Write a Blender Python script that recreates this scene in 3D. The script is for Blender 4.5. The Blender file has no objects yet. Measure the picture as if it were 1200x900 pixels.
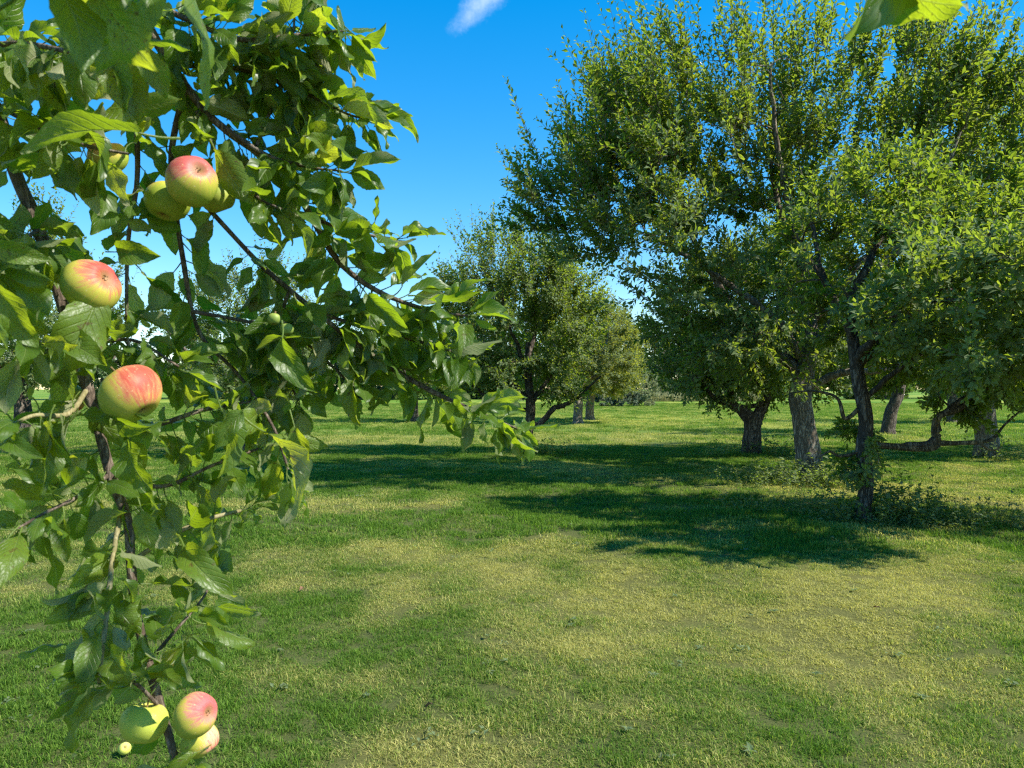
import bpy, math, random
import numpy as np
from mathutils import Vector, Matrix

S = bpy.context.scene
COL = S.collection
R = math.radians

# ------------------------------------------------------------------ camera
FPX = 867.0            # focal length in photograph pixels (1200 wide)
HZ = 455.0             # photograph row of the horizon
EYE = 1.5
cam = bpy.data.cameras.new('camera')
cam.sensor_width = 36.0
cam.lens = 36.0 * FPX / 1200.0
cam.clip_start = 0.02
cam.clip_end = 2000
cam.dof.use_dof = True
cam.dof.focus_distance = 4.0
cam.dof.aperture_fstop = 16.0
cam_o = bpy.data.objects.new('camera', cam)
COL.objects.link(cam_o)
cam_o.location = (0, 0, EYE)
cam_o.rotation_euler = (R(90) + math.atan((HZ - 450) / FPX), 0, 0)
S.camera = cam_o

# ------------------------------------------------------------------ light
SUN_EL, SUN_ROT = R(45), R(105)          # rotation: clockwise from +Y
world = bpy.data.worlds.new('World')
S.world = world
world.use_nodes = True
wt = world.node_tree
bg = wt.nodes['Background']
sky = wt.nodes.new('ShaderNodeTexSky')
sky.sky_type = 'NISHITA'
sky.sun_disc = False
sky.sun_elevation = SUN_EL
sky.sun_rotation = SUN_ROT
sky.ozone_density = 3.0
sky.dust_density = 0.0
sky.air_density = 1.0
hs = wt.nodes.new('ShaderNodeHueSaturation')
hs.inputs['Saturation'].default_value = 1.70
hs.inputs['Value'].default_value = 1.7
gm = wt.nodes.new('ShaderNodeGamma')
gm.inputs['Gamma'].default_value = 0.75
wt.links.new(sky.outputs[0], gm.inputs['Color'])
wt.links.new(gm.outputs[0], hs.inputs['Color'])
# one small wisp of cloud, at the top of the photograph
tc = wt.nodes.new('ShaderNodeTexCoord')
cd = Vector(((566 - 600) / FPX, 1.0, (HZ - 2) / FPX)).normalized()
dist = wt.nodes.new('ShaderNodeVectorMath'); dist.operation = 'SUBTRACT'
dist.inputs[1].default_value = cd
wt.links.new(tc.outputs['Generated'], dist.inputs[0])
rot = wt.nodes.new('ShaderNodeVectorRotate'); rot.rotation_type = 'Y_AXIS'
rot.inputs['Angle'].default_value = R(38)
wt.links.new(dist.outputs[0], rot.inputs['Vector'])
scl = wt.nodes.new('ShaderNodeVectorMath'); scl.operation = 'MULTIPLY'
scl.inputs[1].default_value = (1 / 0.062, 1 / 0.062, 1 / 0.021)
wt.links.new(rot.outputs[0], scl.inputs[0])
cn = wt.nodes.new('ShaderNodeTexNoise'); cn.inputs['Scale'].default_value = 42
cn.inputs['Detail'].default_value = 8; cn.inputs['Roughness'].default_value = 0.66
wt.links.new(tc.outputs['Generated'], cn.inputs['Vector'])
ln = wt.nodes.new('ShaderNodeVectorMath'); ln.operation = 'LENGTH'
wt.links.new(scl.outputs[0], ln.inputs[0])
m1 = wt.nodes.new('ShaderNodeMath'); m1.operation = 'MULTIPLY_ADD'
m1.inputs[1].default_value = -0.8
wt.links.new(ln.outputs['Value'], m1.inputs[0])
wt.links.new(cn.outputs['Fac'], m1.inputs[2])
mr = wt.nodes.new('ShaderNodeMapRange'); mr.interpolation_type = 'SMOOTHSTEP'
mr.inputs['From Min'].default_value = -0.25; mr.inputs['From Max'].default_value = 0.62
mr.inputs['To Max'].default_value = 0.5
wt.links.new(m1.outputs[0], mr.inputs['Value'])
cm = wt.nodes.new('ShaderNodeMixRGB')
cm.inputs['Color2'].default_value = (5.0, 5.8, 7.4, 1)
wt.links.new(mr.outputs[0], cm.inputs['Fac'])
wt.links.new(hs.outputs[0], cm.inputs['Color1'])
wt.links.new(cm.outputs[0], bg.inputs['Color'])
bg.inputs['Strength'].default_value = 0.112

sun = bpy.data.lights.new('sun', 'SUN')
sun.energy = 5.0
sun.angle = R(0.53)
sun.color = (1.0, 0.95, 0.86)
sun_o = bpy.data.objects.new('sun', sun)
COL.objects.link(sun_o)
SUN_DIR = Vector((math.sin(SUN_ROT) * math.cos(SUN_EL), math.cos(SUN_ROT) * math.cos(SUN_EL), math.sin(SUN_EL)))
sun_o.rotation_euler = SUN_DIR.to_track_quat('Z', 'Y').to_euler()
sun_o.location = SUN_DIR * 30

S.view_settings.view_transform = 'Standard'
S.view_settings.look = 'None'
S.view_settings.exposure = 0.95
S.view_settings.gamma = 1.0
S.render.engine = 'CYCLES'
S.cycles.max_bounces = 6
S.cycles.diffuse_bounces = 3
S.cycles.glossy_bounces = 2
S.cycles.transmission_bounces = 4
S.cycles.sample_clamp_indirect = 6
S.cycles.use_denoising = False
S.cycles.filter_width = 1.25

# ------------------------------------------------------------------ helpers
def P(px, py, d):
    """Photograph pixel and depth (m) -> point of the place."""
    return np.array([(px - 600.0) / FPX * d, d, EYE - (py - HZ) / FPX * d])


def unit(v):
    v = np.asarray(v, float)
    return v / np.maximum(np.linalg.norm(v, axis=-1, keepdims=True), 1e-9)


def _h(i, j, k):
    n = (i * 374761393 + j * 668265263 + k * 2147483647 * 31 + 1013904223).astype(np.int64) & 0xffffffff
    n = ((n ^ (n >> 13)) * 1274126177) & 0xffffffff
    n = ((n ^ (n >> 16)) * 2246822519) & 0xffffffff
    return ((n ^ (n >> 15)) & 0xffffff) / float(0xffffff)


def vnoise(p):
    """Value noise 0..1 of points (N,3)."""
    p = np.asarray(p, float)
    f = np.floor(p).astype(np.int64)
    t = p - f
    t = t * t * (3 - 2 * t)
    out = 0
    for a in (0, 1):
        for b in (0, 1):
            for c in (0, 1):
                w = (t[:, 0] if a else 1 - t[:, 0]) * (t[:, 1] if b else 1 - t[:, 1]) * (t[:, 2] if c else 1 - t[:, 2])
                out = out + w * _h(f[:, 0] + a, f[:, 1] + b, f[:, 2] + c)
    return out


def fbm(p, octv=4):
    p = np.asarray(p, float)
    s = 0; a = 0.5; tot = 0
    for o in range(octv):
        s = s + a * vnoise(p * (2 ** o) + 17.3 * o); tot += a; a *= 0.5
    return s / tot


def ground_z(x, y):
    x = np.asarray(x, float); y = np.asarray(y, float)
    z = 0.030 * np.sin(x * 0.9 + 0.4 * y) * np.sin(y * 0.7 - 0.3 * x + 1) + 0.018 * np.sin(x * 2.3 + 1.7 * y) + 0.05 * np.sin(x * 0.21 + 2) * np.sin(y * 0.17)
    return z * np.clip(1.3 - np.hypot(x, y) / 60, 0, 1) - 0.02


def mesh_from(name, V, F, smooth=True, uv=None):
    """Mesh from vertex array and ONE face array (n,k), or a list of such arrays."""
    V = np.asarray(V, np.float32).reshape(-1, 3)
    Fs = F if isinstance(F, list) else [F]
    Fs = [np.asarray(f, np.int32) for f in Fs if len(f)]
    me = bpy.data.meshes.new(name)
    me.vertices.add(len(V)); me.vertices.foreach_set('co', V.ravel())
    nl = sum(f.size for f in Fs); npoly = sum(len(f) for f in Fs)
    me.loops.add(nl); me.polygons.add(npoly)
    me.loops.foreach_set('vertex_index', np.concatenate([f.ravel() for f in Fs]))
    tot = np.concatenate([np.full(len(f), f.shape[1], np.int32) for f in Fs])
    st = np.concatenate([[0], np.cumsum(tot)[:-1]]).astype(np.int32)
    me.polygons.foreach_set('loop_start', st)
    me.polygons.foreach_set('use_smooth', np.full(npoly, smooth, bool))
    me.update(calc_edges=True)
    if uv is not None:
        l = me.uv_layers.new(name='UVMap')
        idx = np.concatenate([f.ravel() for f in Fs])
        l.data.foreach_set('uv', np.asarray(uv, np.float32)[idx].ravel())
    me.validate()
    return me


def link(name, data, mat=None, parent=None, kind=None):
    o = bpy.data.objects.new(name, data)
    COL.objects.link(o)
    if mat is not None and data is not None:
        mats = mat if isinstance(mat, (list, tuple)) else [mat]
        if len(data.materials) == 0:
            for m in mats: data.materials.append(m)
    if parent is not None:
        o.parent = parent
    if kind: o['kind'] = kind
    return o


def tag(o, label, cat, group=None, kind=None):
    o['label'] = label; o['category'] = cat
    if group: o['group'] = group
    if kind: o['kind'] = kind
    return o


def thing(name, loc, label, cat, group=None):
    o = bpy.data.objects.new(name, None)
    o.empty_display_size = 0.2
    COL.objects.link(o)
    o.location = loc
    return tag(o, label, cat, group)


def smooth_path(pts, n):
    """Catmull-Rom through control rows (any width)."""
    p = np.asarray(pts, float)
    if len(p) == 2:
        t = np.linspace(0, 1, n)[:, None]
        return p[0] * (1 - t) + p[1] * t
    q = np.vstack([2 * p[0] - p[1], p, 2 * p[-1] - p[-2]])
    seg = len(p) - 1
    out = []
    for u in np.linspace(0, seg - 1e-6, n):
        i = int(u); t = u - i
        a, b, c, d = q[i], q[i + 1], q[i + 2], q[i + 3]
        out.append(0.5 * (2 * b + (c - a) * t + (2 * a - 5 * b + 4 * c - d) * t * t + (3 * b - a - 3 * c + d) * t ** 3))
    return np.array(out)


def tubes(paths, radii, sides, rough=0.0, rscale=8.0, cap=True):
    """paths (S,n,3), radii (S,n) -> verts, quads."""
    paths = np.asarray(paths, float); radii = np.asarray(radii, float)
    if paths.ndim == 2: paths = paths[None]; radii = radii[None]
    Sn, n, _ = paths.shape
    tan = np.gradient(paths, axis=1)
    tan = unit(tan)
    ref = np.where(np.abs(tan[..., 2:3]) > 0.85, np.array([1.0, 0.15, 0]), np.array([0.1, 0.2, 1.0]))
    # steady reference along a path
    mref = np.where(np.abs(tan[..., 2]).mean(1)[:, None, None] > 0.6, np.array([1.0, 0.17, 0.05]), np.array([0.08, 0.12, 1.0]))
    ref = np.broadcast_to(mref, tan.shape)
    sx = unit(np.cross(ref, tan)); sy = np.cross(tan, sx)
    a = np.linspace(0, 2 * math.pi, sides, endpoint=False)
    ring = sx[:, :, None, :] * np.cos(a)[None, None, :, None] + sy[:, :, None, :] * np.sin(a)[None, None, :, None]
    rr = radii[:, :, None, None] * np.ones((1, 1, sides, 1))
    V = paths[:, :, None, :] + ring * rr
    if rough > 0:
        q = V.reshape(-1, 3)
        nz = fbm(q * np.array([rscale, rscale, rscale * 0.28]), 4) - 0.5
        V = V + ring * rr * (nz.reshape(Sn, n, sides, 1) * rough * 2)
    V = V.reshape(-1, 3)
    s, i, k = np.meshgrid(np.arange(Sn), np.arange(n - 1), np.arange(sides), indexing='ij')
    base = s * n * sides
    k2 = (k + 1) % sides
    F = np.stack([base + i * sides + k, base + i * sides + k2, base + (i + 1) * sides + k2, base + (i + 1) * sides + k], -1).reshape(-1, 4)
    return V, F


def join(parts):
    Vs, Fs, off = [], {}, 0
    for V, F in parts:
        Vs.append(V)
        F = np.asarray(F)
        Fs.setdefault(F.shape[1], []).append(F + off)
        off += len(V)
    return np.concatenate(Vs), [np.concatenate(f) for f in Fs.values()]


def leaf_tris(base, d, n, length, width, fold=0.25, curl=0.12):
    """Many small five-vertex leaves at once."""
    d = unit(d); s = unit(np.cross(d, n)); n = np.cross(s, d)
    L = np.asarray(length).reshape(-1, 1); W = np.asarray(width).reshape(-1, 1)
    fold = np.asarray(fold).reshape(-1, 1); curl = np.asarray(curl).reshape(-1, 1)
    v0 = base
    vl = base + d * L * 0.42 + s * W * 0.5 + n * W * fold
    vm = base + d * L * 0.50
    vr = base + d * L * 0.46 - s * W * 0.5 + n * W * fold
    vt = base + d * L * 0.97 - n * L * curl
    V = np.stack([v0, vl, vm, vr, vt], 1).reshape(-1, 3)
    o = np.arange(len(base))[:, None] * 5
    t = np.array([[0, 2, 1], [0, 3, 2], [1, 2, 4], [2, 3, 4]])
    F = (o[:, :, None] + t[None]).reshape(-1, 3)
    return V, F

# ------------------------------------------------------------------ materials
def new_mat(name):
    m = bpy.data.materials.new(name); m.use_nodes = True
    nt = m.node_tree; nt.nodes.clear()
    out = nt.nodes.new('ShaderNodeOutputMaterial')
    return m, nt, out


class N:
    """Tiny node-writing helper."""
    def __init__(s, nt): s.nt = nt
    def n(s, typ, **kw):
        nd = s.nt.nodes.new(typ)
        for k, v in kw.items():
            if k.startswith('i_'):
                nd.inputs[k[2:].replace('_', ' ')].default_value = v
            else: setattr(nd, k, v)
        return nd
    def l(s, a, b): s.nt.links.new(a, b)
    def val(s, sock, v):
        if hasattr(v, 'is_linked') or isinstance(v, bpy.types.NodeSocket): s.l(v, sock)
        else: sock.default_value = v
    def math(s, op, a, b=0.0, c=None):
        nd = s.n('ShaderNodeMath', operation=op)
        s.val(nd.inputs[0], a); s.val(nd.inputs[1], b)
        if c is not None: s.val(nd.inputs[2], c)
        return nd.outputs[0]
    def mix(s, f, a, b, blend='MIX'):
        nd = s.n('ShaderNodeMixRGB', blend_type=blend)
        s.val(nd.inputs[0], f); s.val(nd.inputs[1], a); s.val(nd.inputs[2], b)
        return nd.outputs[0]
    def ramp(s, f, stops):
        nd = s.n('ShaderNodeValToRGB')
        e = nd.color_ramp.elements
        while len(e) < len(stops): e.new(0.5)
        for x, (p, c) in zip(e, stops):
            x.position = p; x.color = (*c, 1) if len(c) == 3 else c
        s.val(nd.inputs[0], f)
        return nd.outputs[0]
    def noise(s, vec, scale, detail=4, rough=0.55, dist=0.0):
        nd = s.n('ShaderNodeTexNoise')
        nd.inputs['Scale'].default_value = scale; nd.inputs['Detail'].default_value = detail
        nd.inputs['Roughness'].default_value = rough; nd.inputs['Distortion'].default_value = dist
        if vec is not None: s.l(vec, nd.inputs['Vector'])
        return nd.outputs['Fac']
    def maprange(s, v, a, b, c=0.0, d=1.0, smooth=False):
        nd = s.n('ShaderNodeMapRange')
        if smooth: nd.interpolation_type = 'SMOOTHSTEP'
        s.val(nd.inputs[0], v)
        for k, x in zip((1, 2, 3, 4), (a, b, c, d)): s.val(nd.inputs[k], x)
        return nd.outputs[0]


def small_leaf_mat(name, top_a, top_b, trans_a, trans_b, trans=0.46, gloss=0.34):
    """Leaves of the orchard trees: colour differs leaf by leaf, paler underneath, light comes through."""
    m, nt, out = new_mat(name); w = N(nt)
    g = w.n('ShaderNodeNewGeometry')
    rnd = g.outputs['Random Per Island']
    top = w.mix(rnd, (*top_a, 1), (*top_b, 1))
    odd = w.maprange(rnd, 0.955, 0.96)
    top = w.mix(odd, top, (0.16, 0.13, 0.035, 1))
    under = w.mix(0.55, top, (0.20, 0.25, 0.14, 1))
    colr = w.mix(g.outputs['Backfacing'], top, under)
    p = w.n('ShaderNodeBsdfPrincipled')
    w.l(colr, p.inputs['Base Color'])
    p.inputs['Specular IOR Level'].default_value = 0.35
    rgh = w.maprange(g.outputs['Backfacing'], 0, 1, gloss, 0.75)
    w.l(rgh, p.inputs['Roughness'])
    t = w.n('ShaderNodeBsdfTranslucent')
    r2 = w.math('FRACT', w.math('MULTIPLY', rnd, 7.31))
    w.l(w.mix(r2, (*trans_a, 1), (*trans_b, 1)), t.inputs['Color'])
    ms = w.n('ShaderNodeMixShader'); ms.inputs[0].default_value = trans
    w.l(p.outputs[0], ms.inputs[1]); w.l(t.outputs[0], ms.inputs[2])
    w.l(ms.outputs[0], out.inputs['Surface'])
    return m


def bark_mat(name, dark, mid, light, scale=14.0, bump=0.9, lichen=(0.30, 0.30, 0.22), lich=0.35):
    m, nt, out = new_mat(name); w = N(nt)
    g = w.n('ShaderNodeNewGeometry')
    mp = w.n('ShaderNodeMapping'); mp.inputs['Scale'].default_value = (1, 1, 0.26)
    w.l(g.outputs['Position'], mp.inputs['Vector'])
    n1 = w.noise(mp.outputs[0], scale, 7, 0.62, 0.7)
    n2 = w.noise(mp.outputs[0], scale * 2.3, 5, 0.6, 0.4)
    crack = w.maprange(w.math('ABSOLUTE', w.math('SUBTRACT', n1, 0.5)), 0.0, 0.085)
    crack2 = w.maprange(w.math('ABSOLUTE', w.math('SUBTRACT', n2, 0.5)), 0.0, 0.06, 0.45, 1)
    crack = w.math('MULTIPLY', crack, crack2)
    fine = w.noise(mp.outputs[0], scale * 5, 6, 0.65)
    big = w.noise(g.outputs['Position'], 3.2, 4, 0.6)
    f = w.math('MULTIPLY_ADD', crack, 0.55, w.math('MULTIPLY', fine, 0.5))
    c = w.ramp(f, [(0.12, dark), (0.5, mid), (0.95, light)])
    lm = w.maprange(w.noise(g.outputs['Position'], 9, 5, 0.7), 0.56, 0.68, 0, lich)
    c = w.mix(lm, c, (*lichen, 1))
    c = w.mix(w.maprange(big, 0.35, 0.7, 0.0, 0.45), c, w.mix(1.0, c, (0.55, 0.5, 0.45, 1), 'MULTIPLY'))
    p = w.n('ShaderNodeBsdfPrincipled'); w.l(c, p.inputs['Base Color'])
    p.inputs['Roughness'].default_value = 0.88; p.inputs['Specular IOR Level'].default_value = 0.2
    b = w.n('ShaderNodeBump'); b.inputs['Strength'].default_value = bump; b.inputs['Distance'].default_value = 0.02
    w.l(f, b.inputs['Height']); w.l(b.outputs[0], p.inputs['Normal'])
    w.l(p.outputs[0], out.inputs['Surface'])
    return m


M_BARK = bark_mat('bark_grey_brown', (0.020, 0.016, 0.012), (0.21, 0.170, 0.125), (0.50, 0.43, 0.33))
M_BARK_DARK = bark_mat('bark_dark', (0.014, 0.011, 0.009), (0.09, 0.074, 0.058), (0.26, 0.22, 0.175), lich=0.15)
M_BARK_LICHEN = bark_mat('bark_with_lichen', (0.020, 0.016, 0.010), (0.12, 0.095, 0.06), (0.36, 0.29, 0.18), lichen=(0.42, 0.24, 0.06), lich=0.7)
M_TWIG = bark_mat('twig_bark', (0.045, 0.033, 0.024), (0.14, 0.105, 0.078), (0.30, 0.25, 0.20), scale=60, bump=0.4, lich=0.25)
M_SHOOT = bark_mat('young_shoot', (0.05, 0.035, 0.02), (0.12, 0.09, 0.055), (0.22, 0.18, 0.12), scale=40, bump=0.2, lich=0.0)
M_STALK = bark_mat('green_shoot', (0.16, 0.14, 0.06), (0.24, 0.21, 0.10), (0.36, 0.32, 0.19), scale=60, bump=0.2, lich=0.0)
M_LEAF_BIG = small_leaf_mat('leaf_orchard', (0.058, 0.110, 0.015), (0.105, 0.165, 0.028), (0.25, 0.38, 0.018), (0.42, 0.50, 0.035))
M_LEAF_NEAR = small_leaf_mat('leaf_orchard_bright', (0.055, 0.110, 0.014), (0.10, 0.165, 0.026), (0.26, 0.40, 0.015), (0.44, 0.53, 0.04))
M_LEAF_YELLOW = small_leaf_mat('leaf_orchard_yellowish', (0.07, 0.11, 0.02), (0.13, 0.16, 0.03), (0.34, 0.40, 0.03), (0.48, 0.48, 0.05))
M_LEAF_FAR = small_leaf_mat('leaf_far', (0.030, 0.065, 0.014), (0.055, 0.10, 0.024), (0.13, 0.25, 0.02), (0.24, 0.34, 0.03))
M_NEEDLE = small_leaf_mat('leaf_dark_shrub', (0.014, 0.034, 0.018), (0.028, 0.055, 0.03), (0.03, 0.08, 0.03), (0.05, 0.10, 0.04), trans=0.15)
M_PALE = small_leaf_mat('leaf_pale_shrub', (0.16, 0.19, 0.09), (0.26, 0.27, 0.15), (0.30, 0.34, 0.12), (0.40, 0.42, 0.18))
M_WEED = small_leaf_mat('leaf_weed', (0.06, 0.12, 0.022), (0.16, 0.20, 0.06), (0.26, 0.42, 0.03), (0.44, 0.50, 0.08))


def big_leaf_mat(name, top_a, top_b, under_a, under_b, trans_a, trans_b, tfac=0.40):
    """Leaves of the near branch: veins by UV, matt pale underside, light shining through."""
    m, nt, out = new_mat(name); w = N(nt)
    uv = w.n('ShaderNodeUVMap'); sep = w.n('ShaderNodeSeparateXYZ'); w.l(uv.outputs[0], sep.inputs[0])
    u, v = sep.outputs[0], sep.outputs[1]
    av = w.math('ABSOLUTE', v)
    mid = w.maprange(av, 0.02, 0.075, 1, 0)
    ph = w.math('SUBTRACT', w.math('MULTIPLY', u, 8.5), w.math('MULTIPLY', av, 2.6))
    tri = w.math('ABSOLUTE', w.math('SUBTRACT', w.math('FRACT', ph), 0.5))      # 0 on a vein
    side = w.maprange(tri, 0.03, 0.13, 1, 0)
    vein = w.math('MAXIMUM', mid, w.math('MULTIPLY', side, w.maprange(av, 0.0, 0.9, 0.75, 0.25)))
    oi = w.n('ShaderNodeObjectInfo'); rnd = oi.outputs['Random']
    g = w.n('ShaderNodeNewGeometry')
    tcn = w.n('ShaderNodeTexCoord')
    nz = w.noise(tcn.outputs['Object'], 9.0, 5, 0.6)
    top = w.mix(rnd, (*top_a, 1), (*top_b, 1))
    top = w.mix(w.maprange(nz, 0.35, 0.7, 0, 0.35), top, (*[c * 1.5 for c in top_b], 1))
    top = w.mix(w.math('MULTIPLY', vein, 0.55), top, (0.20, 0.27, 0.08, 1))
    und = w.mix(rnd, (*under_a, 1), (*under_b, 1))
    und = w.mix(w.math('MULTIPLY', vein, 0.6), und, (0.52, 0.53, 0.36, 1))
    spot = w.maprange(w.noise(tcn.outputs['Object'], 16.0, 3, 0.6), 0.63, 0.67, 0, 1)
    spot = w.math('MULTIPLY', spot, w.maprange(rnd, 0.35, 0.5))
    top = w.mix(w.math('MULTIPLY', spot, 0.7), top, (0.11, 0.055, 0.02, 1))
    col = w.mix(g.outputs['Backfacing'], top, und)
    p = w.n('ShaderNodeBsdfPrincipled'); w.l(col, p.inputs['Base Color'])
    w.l(w.maprange(g.outputs['Backfacing'], 0, 1, 0.40, 0.8), p.inputs['Roughness'])
    p.inputs['Specular IOR Level'].default_value = 0.5
    b = w.n('ShaderNodeBump'); b.inputs['Strength'].default_value = 0.55; b.inputs['Distance'].default_value = 0.004
    hgt = w.math('SUBTRACT', w.math('MULTIPLY', w.noise(tcn.outputs['Object'], 24, 3, 0.5), 0.35), vein)
    w.l(hgt, b.inputs['Height']); w.l(b.outputs[0], p.inputs['Normal'])
    t = w.n('ShaderNodeBsdfTranslucent')
    tcx = w.mix(rnd, (*trans_a, 1), (*trans_b, 1))
    tcx = w.mix(w.math('MULTIPLY', vein, 0.35), tcx, (0.42, 0.50, 0.12, 1))
    tcx = w.mix(w.math('MULTIPLY', spot, 0.8), tcx, (0.10, 0.05, 0.01, 1))
    w.l(tcx, t.inputs['Color']); w.l(b.outputs[0], t.inputs['Normal'])
    ms = w.n('ShaderNodeMixShader'); ms.inputs[0].default_value = tfac
    w.l(p.outputs[0], ms.inputs[1]); w.l(t.outputs[0], ms.inputs[2])
    w.l(ms.outputs[0], out.inputs['Surface'])
    return m


M_FLEAF = big_leaf_mat('apple_leaf', (0.046, 0.100, 0.010), (0.105, 0.165, 0.020), (0.20, 0.23, 0.10), (0.36, 0.36, 0.20),
                       (0.34, 0.50, 0.012), (0.60, 0.68, 0.025), 0.48)


def apple_mat(name, blush, amount, ground=(0.30, 0.38, 0.045), ripe=(0.48, 0.43, 0.065), red=(0.43, 0.055, 0.045), pink=(0.54, 0.20, 0.11)):
    """Apple skin: green-yellow ground, blush toward the object-space direction `blush`."""
    m, nt, out = new_mat(name); w = N(nt)
    tcn = w.n('ShaderNodeTexCoord'); ob = tcn.outputs['Object']
    nrm = w.n('ShaderNodeVectorMath', operation='NORMALIZE'); w.l(ob, nrm.inputs[0])
    d = w.n('ShaderNodeVectorMath', operation='DOT_PRODUCT'); w.l(nrm.outputs[0], d.inputs[0])
    d.inputs[1].default_value = Vector(blush).normalized()
    sep = w.n('ShaderNodeSeparateXYZ'); w.l(nrm.outputs[0], sep.inputs[0])
    ang = w.math('ARCTAN2', sep.outputs[1], sep.outputs[0])
    cv = w.n('ShaderNodeCombineXYZ')
    w.l(w.math('SINE', ang), cv.inputs[0]); w.l(w.math('COSINE', ang), cv.inputs[1]); w.l(w.math('MULTIPLY', sep.outputs[2], 0.25), cv.inputs[2])
    streak = w.noise(cv.outputs[0], 9.0, 4, 0.65)
    soft = w.noise(ob, 34.0, 3, 0.5)
    f = w.math('ADD', d.outputs['Value'], w.math('MULTIPLY', w.math('SUBTRACT', streak, 0.5), 1.3))
    f = w.math('ADD', f, w.math('MULTIPLY', w.math('SUBTRACT', soft, 0.5), 0.5))
    lo = 0.75 - amount
    c0 = w.mix(w.maprange(f, lo - 0.75, lo, 0, 1, True), (*ground, 1), (*ripe, 1))
    c1 = w.mix(w.maprange(f, lo - 0.05, lo + 0.35, 0, 1, True), c0, (*pink, 1))
    c2 = w.mix(w.maprange(f, lo + 0.2, lo + 0.7, 0, 0.9, True), c1, (*red, 1))
    vo = w.n('ShaderNodeTexVoronoi'); vo.inputs['Scale'].default_value = 150
    w.l(ob, vo.inputs['Vector'])
    dots = w.maprange(vo.outputs['Distance'], 0.06, 0.16, 0.55, 0)
    c3 = w.mix(dots, c2, (0.68, 0.60, 0.30, 1))
    az = w.math('ABSOLUTE', sep.outputs[2])
    russ = w.math('MULTIPLY', w.maprange(az, 0.90, 0.99), w.maprange(soft, 0.3, 0.6, 0.3, 0.9))
    c4 = w.mix(russ, c3, (0.30, 0.19, 0.07, 1))
    scab = w.maprange(w.noise(ob, 62.0, 4, 0.6), 0.69, 0.72, 0, .8)
    c4 = w.mix(scab, c4, (0.20, 0.13, 0.05, 1))
    c4 = w.mix(w.maprange(w.noise(ob, 21.0, 5, 0.7), 0.35, 0.75, 0, .35), c4, w.mix(1.0, c4, (0.72, 0.66, 0.6, 1), 'MULTIPLY'))
    p = w.n('ShaderNodeBsdfPrincipled'); w.l(c4, p.inputs['Base Color'])
    w.l(w.maprange(soft, 0.3, 0.7, 0.46, 0.62), p.inputs['Roughness'])
    p.inputs['Specular IOR Level'].default_value = 0.3
    p.inputs['Subsurface Weight'].default_value = 0.15
    p.inputs['Subsurface Radius'].default_value = (0.008, 0.006, 0.002)
    b = w.n('ShaderNodeBump'); b.inputs['Strength'].default_value = 0.12; b.inputs['Distance'].default_value = 0.001
    w.l(soft, b.inputs['Height']); w.l(b.outputs[0], p.inputs['Normal'])
    w.l(p.outputs[0], out.inputs['Surface'])
    return m


def flat_mat(name, a, b, scale=40, rough=0.8):
    m, nt, out = new_mat(name); w = N(nt)
    tcn = w.n('ShaderNodeTexCoord')
    c = w.mix(w.noise(tcn.outputs['Object'], scale, 4, 0.6), (*a, 1), (*b, 1))
    p = w.n('ShaderNodeBsdfPrincipled'); w.l(c, p.inputs['Base Color']); p.inputs['Roughness'].default_value = rough
    w.l(p.outputs[0], out.inputs['Surface'])
    return m


M_STEM = flat_mat('apple_stem', (0.10, 0.06, 0.025), (0.22, 0.16, 0.06), 300)
M_CALYX = flat_mat('apple_calyx', (0.05, 0.03, 0.015), (0.17, 0.10, 0.045), 500)
M_DEAD = flat_mat('dead_leaf', (0.10, 0.05, 0.02), (0.20, 0.11, 0.045), 60)

GREEN_A, GREEN_B = (0.038, 0.095, 0.010), (0.165, 0.280, 0.034)
DRY_A, DRY_B = (0.19, 0.205, 0.05), (0.60, 0.54, 0.19)


def grass_mat():
    m, nt, out = new_mat('grass_blades'); w = N(nt)
    at = w.n('ShaderNodeAttribute', attribute_type='INSTANCER', attribute_name='dry')
    ar = w.n('ShaderNodeAttribute', attribute_type='INSTANCER', attribute_name='rnd')
    g = w.n('ShaderNodeNewGeometry'); ri = g.outputs['Random Per Island']
    dry = at.outputs['Fac']
    f = w.math('ADD', dry, w.math('MULTIPLY', w.math('SUBTRACT', ri, 0.5), 0.8))
    f = w.maprange(f, 0.28, 0.78, 0, 1)
    r2 = w.math('FRACT', w.math('ADD', w.math('MULTIPLY', ri, 5.7), ar.outputs['Fac']))
    green = w.mix(r2, (*GREEN_A, 1), (*GREEN_B, 1))
    straw = w.mix(r2, (*DRY_A, 1), (*DRY_B, 1))
    c = w.mix(f, green, straw)
    p = w.n('ShaderNodeBsdfPrincipled'); w.l(c, p.inputs['Base Color'])
    p.inputs['Roughness'].default_value = 0.55; p.inputs['Specular IOR Level'].default_value = 0.12
    t = w.n('ShaderNodeBsdfTranslucent')
    w.l(w.mix(1.0, c, (1.7, 1.75, 0.9, 1), 'MULTIPLY'), t.inputs['Color'])
    ms = w.n('ShaderNodeMixShader'); ms.inputs[0].default_value = 0.42
    w.l(p.outputs[0], ms.inputs[1]); w.l(t.outputs[0], ms.inputs[2])
    w.l(ms.outputs[0], out.inputs['Surface'])
    return m


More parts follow.
